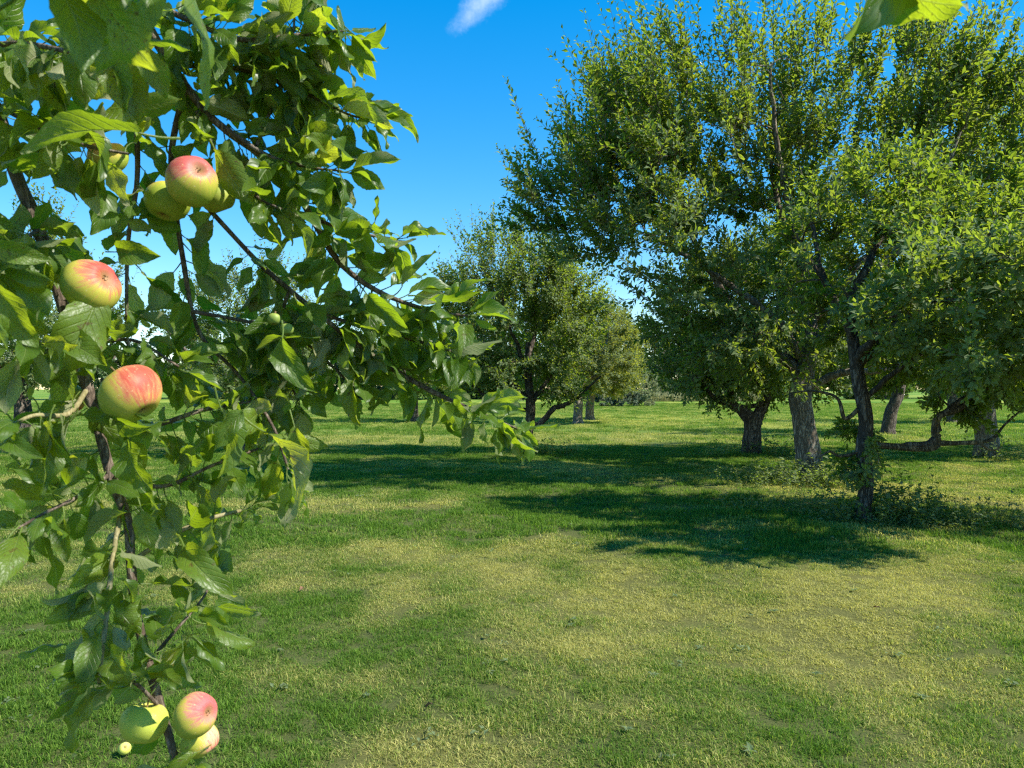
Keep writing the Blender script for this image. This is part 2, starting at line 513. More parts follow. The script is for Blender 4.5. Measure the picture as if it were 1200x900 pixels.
def ground_mat():
    m, nt, out = new_mat('lawn_soil_and_turf'); w = N(nt)
    at = w.n('ShaderNodeAttribute', attribute_type='GEOMETRY', attribute_name='dry')
    g = w.n('ShaderNodeNewGeometry'); pos = g.outputs['Position']
    n1 = w.noise(pos, 1.3, 6, 0.65); n2 = w.noise(pos, 60, 6, 0.8); n3 = w.noise(pos, 0.16, 4, 0.6)
    f = w.math('ADD', at.outputs['Fac'], w.math('MULTIPLY', w.math('SUBTRACT', n1, 0.5), 0.7))
    f = w.math('ADD', f, w.math('MULTIPLY', w.math('SUBTRACT', n3, 0.5), 0.5))
    f = w.maprange(f, 0.2, 0.8)
    ga = w.mix(n2, (0.060, 0.140, 0.016, 1), (0.140, 0.245, 0.028, 1))
    da = w.mix(n2, (0.170, 0.210, 0.030, 1), (0.350, 0.370, 0.065, 1))
    c = w.mix(f, ga, da)
    # near the camera the blades stand on thatch and soil, far away this sheet is the turf itself
    sp = w.n('ShaderNodeSeparateXYZ'); w.l(pos, sp.inputs[0])
    near = w.maprange(sp.outputs[1], 9, 40, 1, 0, True)
    soil = w.mix(n2, (0.006, 0.007, 0.003, 1), (0.17, 0.15, 0.065, 1))  # soil, darkened to paint in the shadows between the blades
    c = w.mix(w.math('MULTIPLY', near, 0.75), c, soil)
    p = w.n('ShaderNodeBsdfPrincipled'); w.l(c, p.inputs['Base Color'])
    p.inputs['Roughness'].default_value = 0.95; p.inputs['Specular IOR Level'].default_value = 0.1
    b = w.n('ShaderNodeBump'); b.inputs['Strength'].default_value = 0.7; b.inputs['Distance'].default_value = 0.03
    w.l(n2, b.inputs['Height']); w.l(b.outputs[0], p.inputs['Normal'])
    w.l(p.outputs[0], out.inputs['Surface'])
    return m


# ------------------------------------------------------------------ ground
# where the turf is parched: broad patches (x, y, rx, ry, amount) on top of noise
PATCHES = [(1.0, 5.6, 1.3, 0.9, .40), (2.6, 5.2, 0.9, 1.0, .38), (-1.7, 6.6, 1.0, 0.5, .45), (-0.7, 6.3, .9, .45, .30), (2.1, 4.4, .5, .6, .3), (0.9, 6.9, 1.4, .45, .32),
           (3.4, 5.9, .7, .7, .25), (0.6, 4.3, .8, .5, .2), (5.2, 11.2, 1.6, 1.2, .30), (7.0, 10.6, 1.6, 1.6, .30),
           (-3.0, 9.2, 2.2, .6, .35), (-1.0, 22.5, 6, 2.2, .25), (6.5, 40, 9, 9, .22), (4, 24, 3, 2.2, .18), (12, 30, 6, 4, .12), (0, 14, 3.5, .8, .22),
           (-1.6, 3.2, .8, .5, -.10), (-2.0, 4.6, 1.4, .9, -.10), (-0.3, 4.9, .6, .6, -.10), (-2.6, 5.6, 1.0, .5, .15), (-1.1, 3.6, .7, .3, .18), (2.3, 6.3, .6, .4, -.12), (3.6, 6.9, 1.6, .7, -.28),
           (-2.4, 8.0, 2.5, .5, -.30), (0.2, 11.2, 3, .7, -.28), (-3, 12.6, 3, .8, -.3), (0, 16, 9, 1.2, -.3), (-3, 27, 6, 2, -.25), (0.5, 8.4, 3.4, 1.3, -.22)]


def dryness(x, y):
    x = np.asarray(x, float); y = np.asarray(y, float)
    q = np.stack([x, y, np.zeros_like(x)], -1)
    s = 0.46 + 0.9 * (fbm(q * 0.75, 4) - 0.5) + 1.35 * (fbm(q * 2.3 + 40, 4) - 0.5)
    for cx, cy, rx, ry, a in PATCHES:
        s = s + a * np.exp(-(((x - cx) / rx) ** 2 + ((y - cy) / ry) ** 2) * 0.9)
    return np.clip(.33 + 1.25 * (s - .47), 0, 1)


def axis(lo, hi, step, far):
    near = np.arange(lo, hi + step / 2, step)
    out = []; s = step; v = hi
    while v < far:
        s *= 1.16; v += s; out.append(v)
    left = []; s = step; v = lo
    while v > -far:
        s *= 1.16; v -= s; left.append(v)
    return np.concatenate([left[::-1], near, out])


gx, gy = axis(-9, 9, 0.14, 900), axis(1, 15, 0.14, 900)
X, Y = np.meshgrid(gx, gy)
Vg = np.stack([X, Y, ground_z(X, Y)], -1).reshape(-1, 3)
ii, jj = np.meshgrid(np.arange(len(gy) - 1), np.arange(len(gx) - 1), indexing='ij')
b0 = ii * len(gx) + jj
Fg = np.stack([b0, b0 + 1, b0 + 1 + len(gx), b0 + len(gx)], -1).reshape(-1, 4)
me = mesh_from('lawn', Vg, Fg)
a = me.attributes.new('dry', 'FLOAT', 'POINT')
a.data.foreach_set('value', dryness(Vg[:, 0], Vg[:, 1]).astype(np.float32))
lawn = link('lawn', me, ground_mat(), kind='structure')

# ------------------------------------------------------------------ grass: tufts of blades, instanced over the lawn
M_GRASS = grass_mat()


def tuft(name, rng, n, spread, h, w, lean):
    ang = rng.uniform(0, 2 * math.pi, n); rad = spread * np.sqrt(rng.uniform(0, 1, n))
    b = np.stack([rad * np.cos(ang), rad * np.sin(ang), np.full(n, -0.004)], -1)
    hh = h * rng.uniform(0.45, 1.15, n)
    da = rng.uniform(0, 2 * math.pi, n); ln = lean * rng.uniform(0.2, 1.5, n)
    dirv = np.stack([np.cos(da), np.sin(da), np.zeros(n)], -1)
    side = np.stack([-np.sin(da), np.cos(da), np.zeros(n)], -1)
    ta = rng.uniform(-0.9, 0.9, n)[:, None]
    side = side * np.cos(ta) + dirv * np.sin(ta)
    ww = (w * rng.uniform(0.6, 1.3, n))[:, None]
    m = b + np.array([0, 0, 1.0]) * (hh * 0.55)[:, None] + dirv * (hh * ln * 0.35)[:, None]
    t = b + np.array([0, 0, 1.0]) * (hh * np.clip(1 - 0.25 * ln, .2, 1))[:, None] + dirv * (hh * ln)[:, None]
    V = np.stack([b - side * ww, b + side * ww, m - side * ww * .8, m + side * ww * .8, t], 1).reshape(-1, 3)
    o = np.arange(n)[:, None, None] * 5
    F = (o + np.array([[0, 1, 3], [0, 3, 2], [2, 3, 4]])[None]).reshape(-1, 3)
    return mesh_from(name, V, F, smooth=False)


def scatter(name, meshes, pts, rotz, scale, which, dry, rnd, tilt):
    me = bpy.data.meshes.new(name)
    me.vertices.add(len(pts)); me.vertices.foreach_set('co', pts.astype(np.float32).ravel())
    for an, ty, v in (('rotz', 'FLOAT_VECTOR', np.concatenate([tilt, rotz[:, None]], 1)), ('scl', 'FLOAT_VECTOR', scale), ('which', 'INT', which), ('dry', 'FLOAT', dry), ('rnd', 'FLOAT', rnd)):
        at = me.attributes.new(an, ty, 'POINT')
        at.data.foreach_set('vector' if ty == 'FLOAT_VECTOR' else 'value', np.asarray(v, np.int32 if ty == 'INT' else np.float32).ravel())
    ob = link(name, me, None, kind='stuff')
    ng = bpy.data.node_groups.new(name + '_nodes', 'GeometryNodeTree')
    ng.interface.new_socket('Geometry', in_out='INPUT', socket_type='NodeSocketGeometry')
    ng.interface.new_socket('Geometry', in_out='OUTPUT', socket_type='NodeSocketGeometry')
    w = N(ng)
    gi, go = w.n('NodeGroupInput'), w.n('NodeGroupOutput')
    iop = w.n('GeometryNodeInstanceOnPoints')
    m2p = w.n('GeometryNodeMeshToPoints'); w.l(gi.outputs[0], m2p.inputs['Mesh'])
    w.l(m2p.outputs[0], iop.inputs['Points'])
    ci = w.n('GeometryNodeCollectionInfo'); ci.inputs['Separate Children'].default_value = True
    col = bpy.data.collections.new(name + '_tufts')
    for i, m in enumerate(meshes):
        m.materials.append(M_GRASS)
        col.objects.link(bpy.data.objects.new('%s_tuft_%02d' % (name, i), m))
    ci.inputs['Collection'].default_value = col
    w.l(ci.outputs[0], iop.inputs['Instance'])
    iop.inputs['Pick Instance'].default_value = True

    def attr(nm, ty):
        nd = w.n('GeometryNodeInputNamedAttribute', data_type=ty); nd.inputs['Name'].default_value = nm
        return nd.outputs['Attribute']
    w.l(attr('which', 'INT'), iop.inputs['Instance Index'])
    e2r = w.n('FunctionNodeEulerToRotation'); w.l(attr('rotz', 'FLOAT_VECTOR'), e2r.inputs[0])
    w.l(e2r.outputs[0], iop.inputs['Rotation'])
    w.l(attr('scl', 'FLOAT_VECTOR'), iop.inputs['Scale'])
    w.l(iop.outputs[0], go.inputs[0])
    md = ob.modifiers.new('scatter', 'NODES'); md.node_group = ng
    return ob


rng = np.random.default_rng(5)
near_t = [tuft('grass_blades', rng, 60, 0.060, 0.027, 0.0016, 1.1) for _ in range(5)] + [tuft('grass_blades', rng, 40, 0.055, 0.036, 0.0018, 1.0) for _ in range(3)]
mid_t = [tuft('grass_blades', rng, 56, 0.11, 0.036, 0.0032, 0.8) for _ in range(5)] + [tuft('grass_blades', rng, 48, 0.10, 0.054, 0.0034, 0.8) for _ in range(3)]
far_t = [tuft('grass_blades', rng, 60, 0.24, 0.050, 0.0055, 0.5) for _ in range(4)] + [tuft('grass_blades', rng, 50, 0.22, 0.085, 0.006, 0.5) for _ in range(2)]


def field(d0, d1, dens, wide):
    area = wide * (d1 ** 2 - d0 ** 2)
    n = int(area * dens)
    d = np.sqrt(rng.uniform(d0 ** 2, d1 ** 2, n))
    x = rng.uniform(-1, 1, n) * d * wide
    return x, d


xs, ys, ws, base = [], [], [], []
for (d0, d1, dens, wide, o, k) in ((1.6, 7.2, 400, 0.92, 0, 8), (6.8, 20, 95, 0.86, 8, 8), (19, 75, 13, 0.82, 16, 6)):
    x, y = field(d0, d1, dens, wide)
    xs.append(x); ys.append(y)
    dr = dryness(x, y)
    # taller tufts where the turf is green
    tall = (rng.uniform(0, 1, len(x)) < np.clip(0.75 - 1.1 * dr, 0.05, 0.7))
    nlow = 5 if k == 8 else 4
    ws.append(o + np.where(tall, nlow + rng.integers(0, k - nlow, len(x)), rng.integers(0, nlow, len(x))))
xs, ys, ws = np.concatenate(xs), np.concatenate(ys), np.concatenate(ws)
dr = dryness(xs, ys)
lush = fbm(np.stack([xs, ys, np.full_like(xs, 9.0)], -1) * 1.7, 3)
sz = rng.uniform(0.75, 1.15, len(xs)) * (1.12 - 0.42 * dr) * (0.7 + 0.6 * lush)
# long uncut grass round the trunks
for tx, ty, tr in ((4.1, 8.6, 1.3), (4.85, 12.1, 1.2), (5.4, 16.6, 1.2), (0.4, 17.4, 1.2), (10.4, 16.3, 1.2)):
    sz = sz * (1 + 1.3 * np.exp(-(((xs - tx) ** 2 + (ys - ty) ** 2) / tr ** 2)) * rng.uniform(0, 1, len(xs)))
# clumpy turf: thin places between the tufts show the thatch
thin = fbm(np.stack([xs * 5.5, ys * 5.5, np.full_like(xs, 3.0)], -1), 3)
kp = rng.uniform(0, 1, len(xs)) < np.clip((thin - .20) * 5.0, .5, 1) + (ys > 14)
xs, ys, ws, dr, sz, thin = xs[kp], ys[kp], ws[kp], dr[kp], sz[kp], thin[kp]
sz = sz * (0.55 + 0.9 * thin)
pts = np.stack([xs, ys, ground_z(xs, ys)], -1)
grass = scatter('grass', near_t + mid_t + far_t, pts, rng.uniform(0, 6.283, len(xs)),
                np.stack([rng.uniform(.9, 1.2, len(xs)), rng.uniform(.9, 1.2, len(xs)), sz], -1), ws, dr, rng.uniform(0, 1, len(xs)),
                rng.normal(0, 0.08, (len(xs), 2)))
tag(grass, 'short mown green grass with straw coloured parched patches on the lawn', 'grass')

# ------------------------------------------------------------------ orchard trees
UP = np.array([0, 0, 1.0])


def grow(rng, limbs, env, n_sec, n_shoot, lps, leaf_len, shoot_len=(0.35, 0.9), upb=0.75, shoot_r=0.004, shell=3.2, sec_r=0.022, tops=0, top_len=(0.7, 1.3), leaf_w=0.5, sag=0.0):
    """limbs: list of arrays (n,4: x y z r). env: ellipsoids (cx,cy,cz,rx,ry,rz,weight).
    Returns woody parts and the leaf arrays. Sub-branches reach for points of the envelope, shoots stand on them, leaves along shoots."""
    nodes = np.concatenate([l[len(l) // 4:] for l in limbs])
    env = np.asarray(env, float)
    pick = rng.choice(len(env), n_sec, p=env[:, 6] / env[:, 6].sum())
    dirs = unit(rng.normal(size=(n_sec, 3)))
    rad = rng.uniform(0, 1, n_sec) ** (1 / shell)
    tg = env[pick, :3] + dirs * env[pick, 3:6] * rad[:, None]
    d0 = np.min(np.linalg.norm(tg[:, None] - nodes[None, :, :3], axis=2), axis=1)
    order = np.argsort(d0)
    ctr = (env[:, :3] * env[:, 6:7]).sum(0) / env[:, 6].sum()
    wood = []; secs = []
    allp = nodes[:, :3]; allr = nodes[:, 3]
    for i in order:
        t = tg[i]
        dv = t - allp
        dd = np.linalg.norm(dv, axis=1)
        cost = dd + 0.9 * np.maximum(0, allp[:, 2] - t[2] - 0.25 * dd)
        j = int(np.argmin(cost))
        s = allp[j]; L = dd[j]
        if L < 0.12: continue
        outw = unit(s - ctr) * 0.25
        m = s * 0.5 + t * 0.5 + (outw + rng.normal(0, 0.16, 3) + UP * rng.uniform(-0.12, 0.22)) * L * 0.6
        k = max(5, int(L / 0.14))
        path = smooth_path([s, m, t], k)
        r0 = min(allr[j] * 0.75, sec_r * (0.45 + 0.6 * L)); r1 = 0.004
        rr = r0 + (r1 - r0) * np.linspace(0, 1, k) ** 0.8
        secs.append(path)
        wood.append(tubes(path, rr, 5))
        allp = np.concatenate([allp, path[2:]]); allr = np.concatenate([allr, rr[2:]])
    sp = np.concatenate([p[len(p) // 3:] for p in secs])
    spd = np.concatenate([np.gradient(p, axis=0)[len(p) // 3:] for p in secs])
    tips = np.array([p[-1] for p in secs])
    idx = rng.integers(0, len(sp), n_shoot)
    s0 = sp[idx]; sd = unit(spd[idx])
    out = s0 - ctr; out = unit(out * np.array([1, 1, 0.7]))
    zrel = np.clip((s0[:, 2:3] - ctr[2]) / env[:, 5].max(), -1, 1)
    ub = upb * (0.65 + 0.6 * zrel)
    dirv = unit(0.5 * out + ub * UP + 0.35 * sd + rng.normal(0, 0.30, (n_shoot, 3)))
    ln = rng.uniform(*shoot_len, n_shoot)[:, None] * (0.8 + 0.35 * np.clip(zrel, 0, 1))
    if tops:
        # long upright water shoots on the crown's top and outer side
        k = np.argsort(-(tips[:, 2] + rng.normal(0, 0.5, len(tips))))[:max(8, len(tips) // 3)]
        ti = tips[rng.choice(k, tops)]
        s0 = np.concatenate([s0, ti + rng.normal(0, 0.08, ti.shape)])
        o2 = unit((ti - ctr) * np.array([1, 1, 0.2]))
        dirv = np.concatenate([dirv, unit(UP * 1.0 + 0.35 * o2 + rng.normal(0, 0.16, (tops, 3)))])
        ln = np.concatenate([ln, rng.uniform(*top_len, tops)[:, None]])
    ns = len(s0)
    bend = unit(rng.normal(0, 1, (ns, 3))) * 0.12 + UP * (0.10 - sag)
    tt = np.array([0, 0.34, 0.68, 1.0])
    paths = s0[:, None] + dirv[:, None] * (ln[:, None] * tt[None, :, None]) + bend[:, None] * (ln[:, None] * (tt ** 2)[None, :, None])
    wood2 = tubes(paths, np.broadcast_to(np.array([1, .8, .6, .25]) * shoot_r, (ns, 4)), 3)
    # leaves
    nl = ns * lps
    si = np.repeat(np.arange(ns), lps)
    f = (np.tile(np.arange(lps), ns) + rng.uniform(0.1, 0.9, nl)) / lps
    f = 0.04 + 0.97 * f
    b = s0[si] + dirv[si] * ln[si] * f[:, None] + bend[si] * ln[si] * (f ** 2)[:, None]
    phi = np.tile(np.arange(lps) * 2.4, ns) + np.repeat(rng.uniform(0, 6.28, ns), lps) + rng.normal(0, 0.4, nl)
    ax = unit(dirv[si] + 2 * bend[si] * f[:, None])
    e1 = unit(np.cross(ax, np.array([0.31, 0.22, 0.4]) + 0 * ax)); e2 = np.cross(ax, e1)
    rad_ = e1 * np.cos(phi)[:, None] + e2 * np.sin(phi)[:, None]
    sprd = (1.1 - 0.55 * f)[:, None]
    ld = unit(ax * 0.75 + rad_ * sprd * .9 + rng.normal(0, 0.2, (nl, 3)) - UP * 0.10)
    lnrm = unit(ax * 0.8 - rad_ * 0.25 + UP * 0.45 + rng.normal(0, 0.35, (nl, 3)))
    L = leaf_len * rng.uniform(0.55, 1.15, nl) * (1.0 - 0.35 * np.maximum(0, f - 0.75) * 4)
    b = b + rad_ * 0.012
    LV = leaf_tris(b, ld, lnrm, L, L * leaf_w * rng.uniform(0.85, 1.15, nl), rng.uniform(0.05, 0.4, nl), rng.uniform(-0.05, 0.3, nl))
    return wood, wood2, LV


def orchard_tree(label, base, trunks, limbs, env, seed, bark, leaf, cfg, cat='tree', group=None, name='apple_tree', limb_sides=9, trunk_sides=22, rough=0.22, data=None, extra=None):
    """base (x,y); trunks/limbs: control rows (x,y,z,r) relative to base."""
    rng = np.random.default_rng(seed)
    gz = float(ground_z(base[0], base[1]))
    root = thing(name, (base[0], base[1], gz), label, cat, group)
    off = np.array([base[0], base[1], gz])
    for t in trunks:
        t = np.asarray(t, float)
        p = smooth_path(t, 40)
        V, F = tubes(p[:, :3], p[:, 3], trunk_sides, rough=rough, rscale=9.0)
        link('trunk', mesh_from('trunk', V, F), bark, root)
    lp = []
    wood = []
    for l in limbs:
        p = smooth_path(np.asarray(l, float), 22)
        p[1:-1, :3] += rng.normal(0, 0.012, (20, 3))
        lp.append(p)
        wood.append(tubes(p[:, :3], p[:, 3], limb_sides, rough=0.22, rscale=12))
    w1, w2, LV = grow(rng, lp, env, **cfg)
    V, F = join(wood + w1)
    link('limbs', mesh_from('limbs', V, F), bark, root)
    V, F = w2
    link('twigs', mesh_from('twigs', V, F), M_SHOOT, root, 'stuff')
    V, F = LV
    link('crown', mesh_from('crown', V, F, smooth=False), leaf, root)
    return root


def auto_limbs(rng, origin, r, n, length, rise, az0=0.0, spread=0.35):
    out = []
    for i in range(n):
        a = az0 + 2 * math.pi * i / n + rng.normal(0, spread)
        L = length * rng.uniform(0.75, 1.2); z = rise * rng.uniform(0.6, 1.3)
        d = np.array([math.cos(a), math.sin(a), 0])
        o = np.asarray(origin, float)
        q = [np.append(o, r)]
        q.append(np.append(o + d * L * 0.35 + UP * z * 0.30 + rng.normal(0, .06, 3), r * 0.72))
        q.append(np.append(o + d * L * 0.72 + UP * z * 0.70 + rng.normal(0, .10, 3), r * 0.45))
        q.append(np.append(o + d * L + UP * z * 1.1 + rng.normal(0, .12, 3), r * 0.20))
        out.append(np.array(q))
    return out


# --- the thick trunk with grey cracked bark (right of centre)
rg = np.random.default_rng(11)
c_tr = [(0.02, 0, -0.05, .36), (0.0, 0, 0.10, .25), (-0.02, 0, 0.35, .205), (-0.05, 0, 0.7, .185), (-0.10, 0.02, 1.05, .165), (-0.12, 0.05, 1.35, .175), (-0.05, .05, 1.7, .145), (0.03, 0.05, 2.2, .135), (0.05, 0.1, 2.9, .11)]
c_l = [np.array([(-.03, .05, 1.9, .10), (-.5, .05, 2.6, .07), (-1.4, .1, 3.3, .05), (-2.7, -.2, 4.0, .02)]),
       np.array([(0, .05, 1.7, .12), (-.9, .5, 2.6, .09), (-1.6, .9, 4.0, .05), (-2.1, 1.1, 5.3, .02)]),
       np.array([(.03, .05, 2.1, .11), (.6, -.4, 3.0, .08), (1.4, -.9, 4.1, .05), (1.8, -1.1, 5.3, .02)]),
       np.array([(.05, .1, 2.4, .11), (.1, .5, 3.4, .08), (-.2, .9, 4.8, .05), (-.3, 1.0, 6.2, .02)]),
       np.array([(.05, .1, 2.8, .10), (-.3, -.3, 3.8, .07), (-.7, -.6, 5.1, .045), (-.9, -.8, 6.4, .02)]),
       np.array([(.05, .1, 2.6, .10), (.9, .4, 3.5, .07), (2.0, .7, 4.6, .045), (2.7, .9, 5.8, .02)]),
       np.array([(.0, .05, 1.5, .08), (.45, -.1, 1.75, .06), (1.1, -.2, 1.8, .045), (1.9, -.3, 2.1, .02)])]
orchard_tree('tall apple tree with thick pale cracked grey trunk and broad high crown', (4.82, 12.0), [c_tr], c_l,
             [(-2.0, -.2, 4.5, 2.5, 2.2, 1.8, 1.0), (-0.4, .2, 5.5, 3.0, 2.4, 1.7, 1.1), (1.7, .1, 5.0, 2.6, 2.4, 2.5, 1.0), (3.1, .2, 4.6, 1.7, 1.9, 2.3, .5), (-3.4, 0, 4.5, 1.5, 1.5, 1.0, .4), (-2.8, 0, 5.5, 1.2, 1.4, 1.5, .4), (-.8, .1, 2.6, 1.7, 1.6, 1.1, .5), (1.2, .6, 2.7, 2.0, 1.5, 1.0, .22)],
             11, M_BARK, M_LEAF_BIG, dict(n_sec=850, n_shoot=4100, lps=20, leaf_len=.120, leaf_w=.52, shoot_len=(.4, 1.0), shell=2.5, tops=420, upb=1.05, shoot_r=.006, top_len=(.8, 1.6), sec_r=.03))

# --- the slim twisted trunk in front of it
d_tr = [(0.0, 0, -0.05, .14), (0, 0, .10, .095), (.035, 0, .45, .080), (.01, .01, .8, .086), (.03, 0, 1.15, .080), (-.03, .02, 1.6, .078), (-.10, .04, 2.1, .065), (-.15, .05, 2.7, .05)]
d_l = [np.array([(0, 0, .5, .03), (.05, -.05, .9, .025), (.0, -.05, 1.3, .02), (-.05, -.06, 1.7, .01)]), np.array([(.4, -.05, .86, .03), (.82, -.05, .95, .04), (.86, -.06, 1.22, .035), (1.22, -.1, 1.48, .028), (1.6, -.12, 1.6, .018), (2.0, -.2, 1.66, .010)]),
       np.array([(-.08, .03, 1.85, .05), (-.02, -.6, 2.25, .04), (.1, -1.2, 2.4, .025), (.25, -2.0, 2.3, .01)]),
       np.array([(-.10, .03, 2.1, .04), (-.4, -.1, 2.6, .03), (-.7, -.2, 3.0, .02), (-.9, -.2, 3.4, .010)]),
       np.array([(-.08, .03, 1.9, .06), (.4, -.4, 2.4, .045), (.9, -.7, 3.0, .03), (1.2, -.8, 3.5, .012)]),
       np.array([(-.12, .05, 2.2, .055), (-.3, .4, 2.9, .04), (-.4, .5, 3.6, .025), (-.5, .6, 4.3, .012)]),
       np.array([(-.14, .05, 2.5, .055), (.2, .2, 3.1, .04), (.6, .3, 3.8, .025), (.8, .3, 4.4, .012)]),
       np.array([(-.0, .02, 1.4, .034), (.6, -.2, 1.95, .030), (1.5, -.35, 2.2, .022), (2.3, -.5, 2.1, .012)]),
       np.array([(-.05, .02, 1.8, .05), (.9, .3, 2.5, .045), (1.7, .5, 3.0, .03), (2.4, .6, 3.4, .012)])]
root_d = orchard_tree('nearest orchard apple tree, slim dark twisted trunk with weeds at its foot', (4.08, 8.6), [d_tr], d_l,
             [(.4, -.1, 3.0, 1.35, 1.3, 1.2, 1.0), (1.4, -.2, 2.6, 1.3, 1.3, 1.2, .9), (1.9, -.2, 2.1, 1.2, 1.0, .6, .5), (.25, -2.0, 2.25, 1.1, 1.0, .75, .75), (1.2, -.9, 2.3, 1.1, 1.0, .9, .5), (.02, -.02, 1.0, .22, .22, .6, .05), (1.4, -.1, 1.45, .7, .3, .25, .035)],
             12, M_BARK_DARK, M_LEAF_NEAR, dict(n_sec=450, n_shoot=3200, shell=2.7, lps=15, leaf_len=.10, leaf_w=.54, shoot_len=(.22, .5), tops=60, top_len=(.4, .75), upb=.5, sec_r=.02, sag=.12))
# its low limb, lichen-orange, running right just above the grass
low = smooth_path(np.array([(.05, 0, .88, .035), (.35, -.05, .86, .040), (.62, -.05, .84, .042), (.82, -.05, .88, .045), (.80, -.05, 1.06, .043), (.86, -.06, 1.22, .04), (1.08, -.08, 1.3, .036), (1.22, -.1, 1.48, .03), (1.5, -.12, 1.6, .022), (2.0, -.2, 1.66, .012)]), 60)
low2 = smooth_path(np.array([(.82, -.05, .90, .034), (1.1, -.05, .90, .028), (1.45, -.05, .94, .02), (1.62, -.05, 1.12, .014), (1.85, -.05, 1.32, .008)]), 24)
low3 = smooth_path(np.array([(1.3, -.05, .92, .014), (1.42, -.1, .82, .010), (1.55, -.1, .86, .006)]), 10)
low4 = smooth_path(np.array([(0, 0, 1.34, .03), (-.2, .02, 1.18, .025), (-.3, 0, 1.42, .02), (-.55, .05, 1.5, .014), (-.8, .05, 1.48, .008)]), 22)
low5 = smooth_path(np.array([(0, 0, .80, .02), (-.25, .05, .74, .017), (-.38, .02, .80, .013), (-.52, .0, .72, .008)]), 16)
V, F = join([tubes(q[:, :3], q[:, 3], 9, rough=.25, rscale=14) for q in (low, low2, low3, low4, low5)])
link('low_branch', mesh_from('low_branch', V, F), M_BARK_LICHEN, root_d)['label'] = 'low crooked limb patched with orange lichen'

# --- the dark forked trunk
e_tr = [(0.0, 0, -0.05, .25), (0, 0, .15, .22), (.02, 0, .55, .19), (.04, 0, .85, .20)]
e_tr2 = [(.04, 0, .75, .17), (-.22, 0, 1.0, .13), (-.42, 0, 1.12, .10), (-.48, .05, 1.45, .085), (-.7, .1, 2.0, .07)]
e_tr3 = [(.04, 0, .70, .15), (.22, 0, 1.0, .13), (.36, 0, 1.35, .11), (.5, .1, 1.9, .09)]
e_l = auto_limbs(np.random.default_rng(3), (-.65, .1, 1.9), .07, 4, 1.7, 1.7, 2.2) + auto_limbs(np.random.default_rng(4), (.48, .1, 1.8), .08, 5, 1.8, 2.3, .4) + \
      [np.array([(-.42, 0, 1.12, .07), (-.9, -.1, 1.3, .05), (-1.2, -.2, 1.7, .035), (-1.9, -.2, 1.9, .012)]), np.array([(-.2, 0, 1.05, .06), (.1, -.1, 1.12, .05), (.3, -.2, 1.25, .04)])]
orchard_tree('low apple tree with blackish forked trunk left of the thick grey trunk', (5.40, 16.7), [e_tr, e_tr2, e_tr3], e_l,
             [(-.25, 0, 3.0, 2.1, 2.0, 1.5, 1.0), (.9, .2, 3.4, 2.0, 2.0, 1.6, .8), (-.8, -.2, 2.1, 1.3, 1.5, .85, .6), (.6, -.3, 2.1, 2.2, 1.6, .8, .7)],
             13, M_BARK_DARK, M_LEAF_BIG, dict(n_sec=420, shell=2.7, n_shoot=3000, lps=15, leaf_len=.12, leaf_w=.55, tops=60, sec_r=.03))

# --- right edge: short stout trunk
f_tr = [(0.0, 0, -0.05, .28), (0, 0, .15, .25), (-.02, 0, .6, .225), (-.06, 0, 1.1, .22), (-.12, 0, 1.45, .19), (-.2, .1, 2.0, .14)]
orchard_tree('apple tree with a stout short trunk at the far right of the nearer row', (10.45, 16.3), [f_tr],
             auto_limbs(np.random.default_rng(7), (-.15, .05, 1.6), .11, 7, 2.0, 2.4, .3),
             [(-.2, 0, 3.8, 2.4, 2.2, 1.9, 1.0), (.3, 0, 6.2, 2.7, 2.4, 2.4, 1.0), (-1.2, -.2, 2.5, 1.8, 1.6, 1.1, .5), (1.2, -.2, 2.5, 1.8, 1.6, 1.1, .5)],
             14, M_BARK, M_LEAF_BIG, dict(n_sec=420, shell=2.7, n_shoot=3000, lps=15, leaf_len=.12, leaf_w=.55, tops=120, sec_r=.03))

# --- the dark leaning trunk seen between them
i_tr = [(0, 0, -.05, .25), (0, 0, .2, .21), (.1, 0, .7, .19), (.3, 0, 1.2, .18), (.5, .1, 1.8, .14)]
orchard_tree('apple tree with leaning dark trunk in the gap behind the low orange limb', (12.2, 24.0), [i_tr],
             auto_limbs(np.random.default_rng(8), (.4, .05, 1.6), .11, 6, 2.0, 2.4, .8),
             [(.3, 0, 3.7, 2.6, 2.4, 1.9, 1.0), (.3, 0, 2.5, 2.4, 2.2, 1.0, .5)],
             15, M_BARK_DARK, M_LEAF_BIG, dict(n_sec=200, n_shoot=1500, lps=14, leaf_len=.13, sec_r=.03), limb_sides=7)

# --- middle of the photograph: low-forked tree
g_tr = [(0.0, 0, -0.05, .17), (0, 0, .15, .135), (.02, 0, .45, .115), (.07, .0, .9, .11), (.06, 0, 1.3, .105), (.02, .05, 1.9, .085), (.02, .05, 2.6, .06)]
g_l = [np.array([(.05, 0, .62, .08), (.32, -.05, .72, .072), (.62, -.05, 1.05, .062), (.85, -.05, 1.12, .055), (1.15, -.1, 1.3, .045), (1.7, -.1, 1.8, .015)]),
       np.array([(.06, 0, 1.2, .07), (-.4, .1, 1.7, .055), (-.9, .2, 2.4, .035), (-1.3, .2, 3.2, .012)]),
       np.array([(.06, 0, 1.15, .06), (.4, .1, 1.6, .05), (.8, .2, 2.2, .035), (1.2, .2, 3.0, .012)]),
       np.array([(.03, .05, 1.7, .07), (-.2, -.3, 2.4, .05), (-.5, -.5, 3.1, .03), (-.6, -.6, 3.8, .012)]),
       np.array([(.02, .05, 2.2, .06), (.2, .3, 2.9, .045), (.4, .5, 3.6, .03), (.5, .6, 4.3, .012)]),
       np.array([(.06, 0, 1.0, .05), (-.7, -.1, 1.2, .045), (-1.3, -.2, 1.6, .03), (-1.9, -.2, 1.9, .012)])]
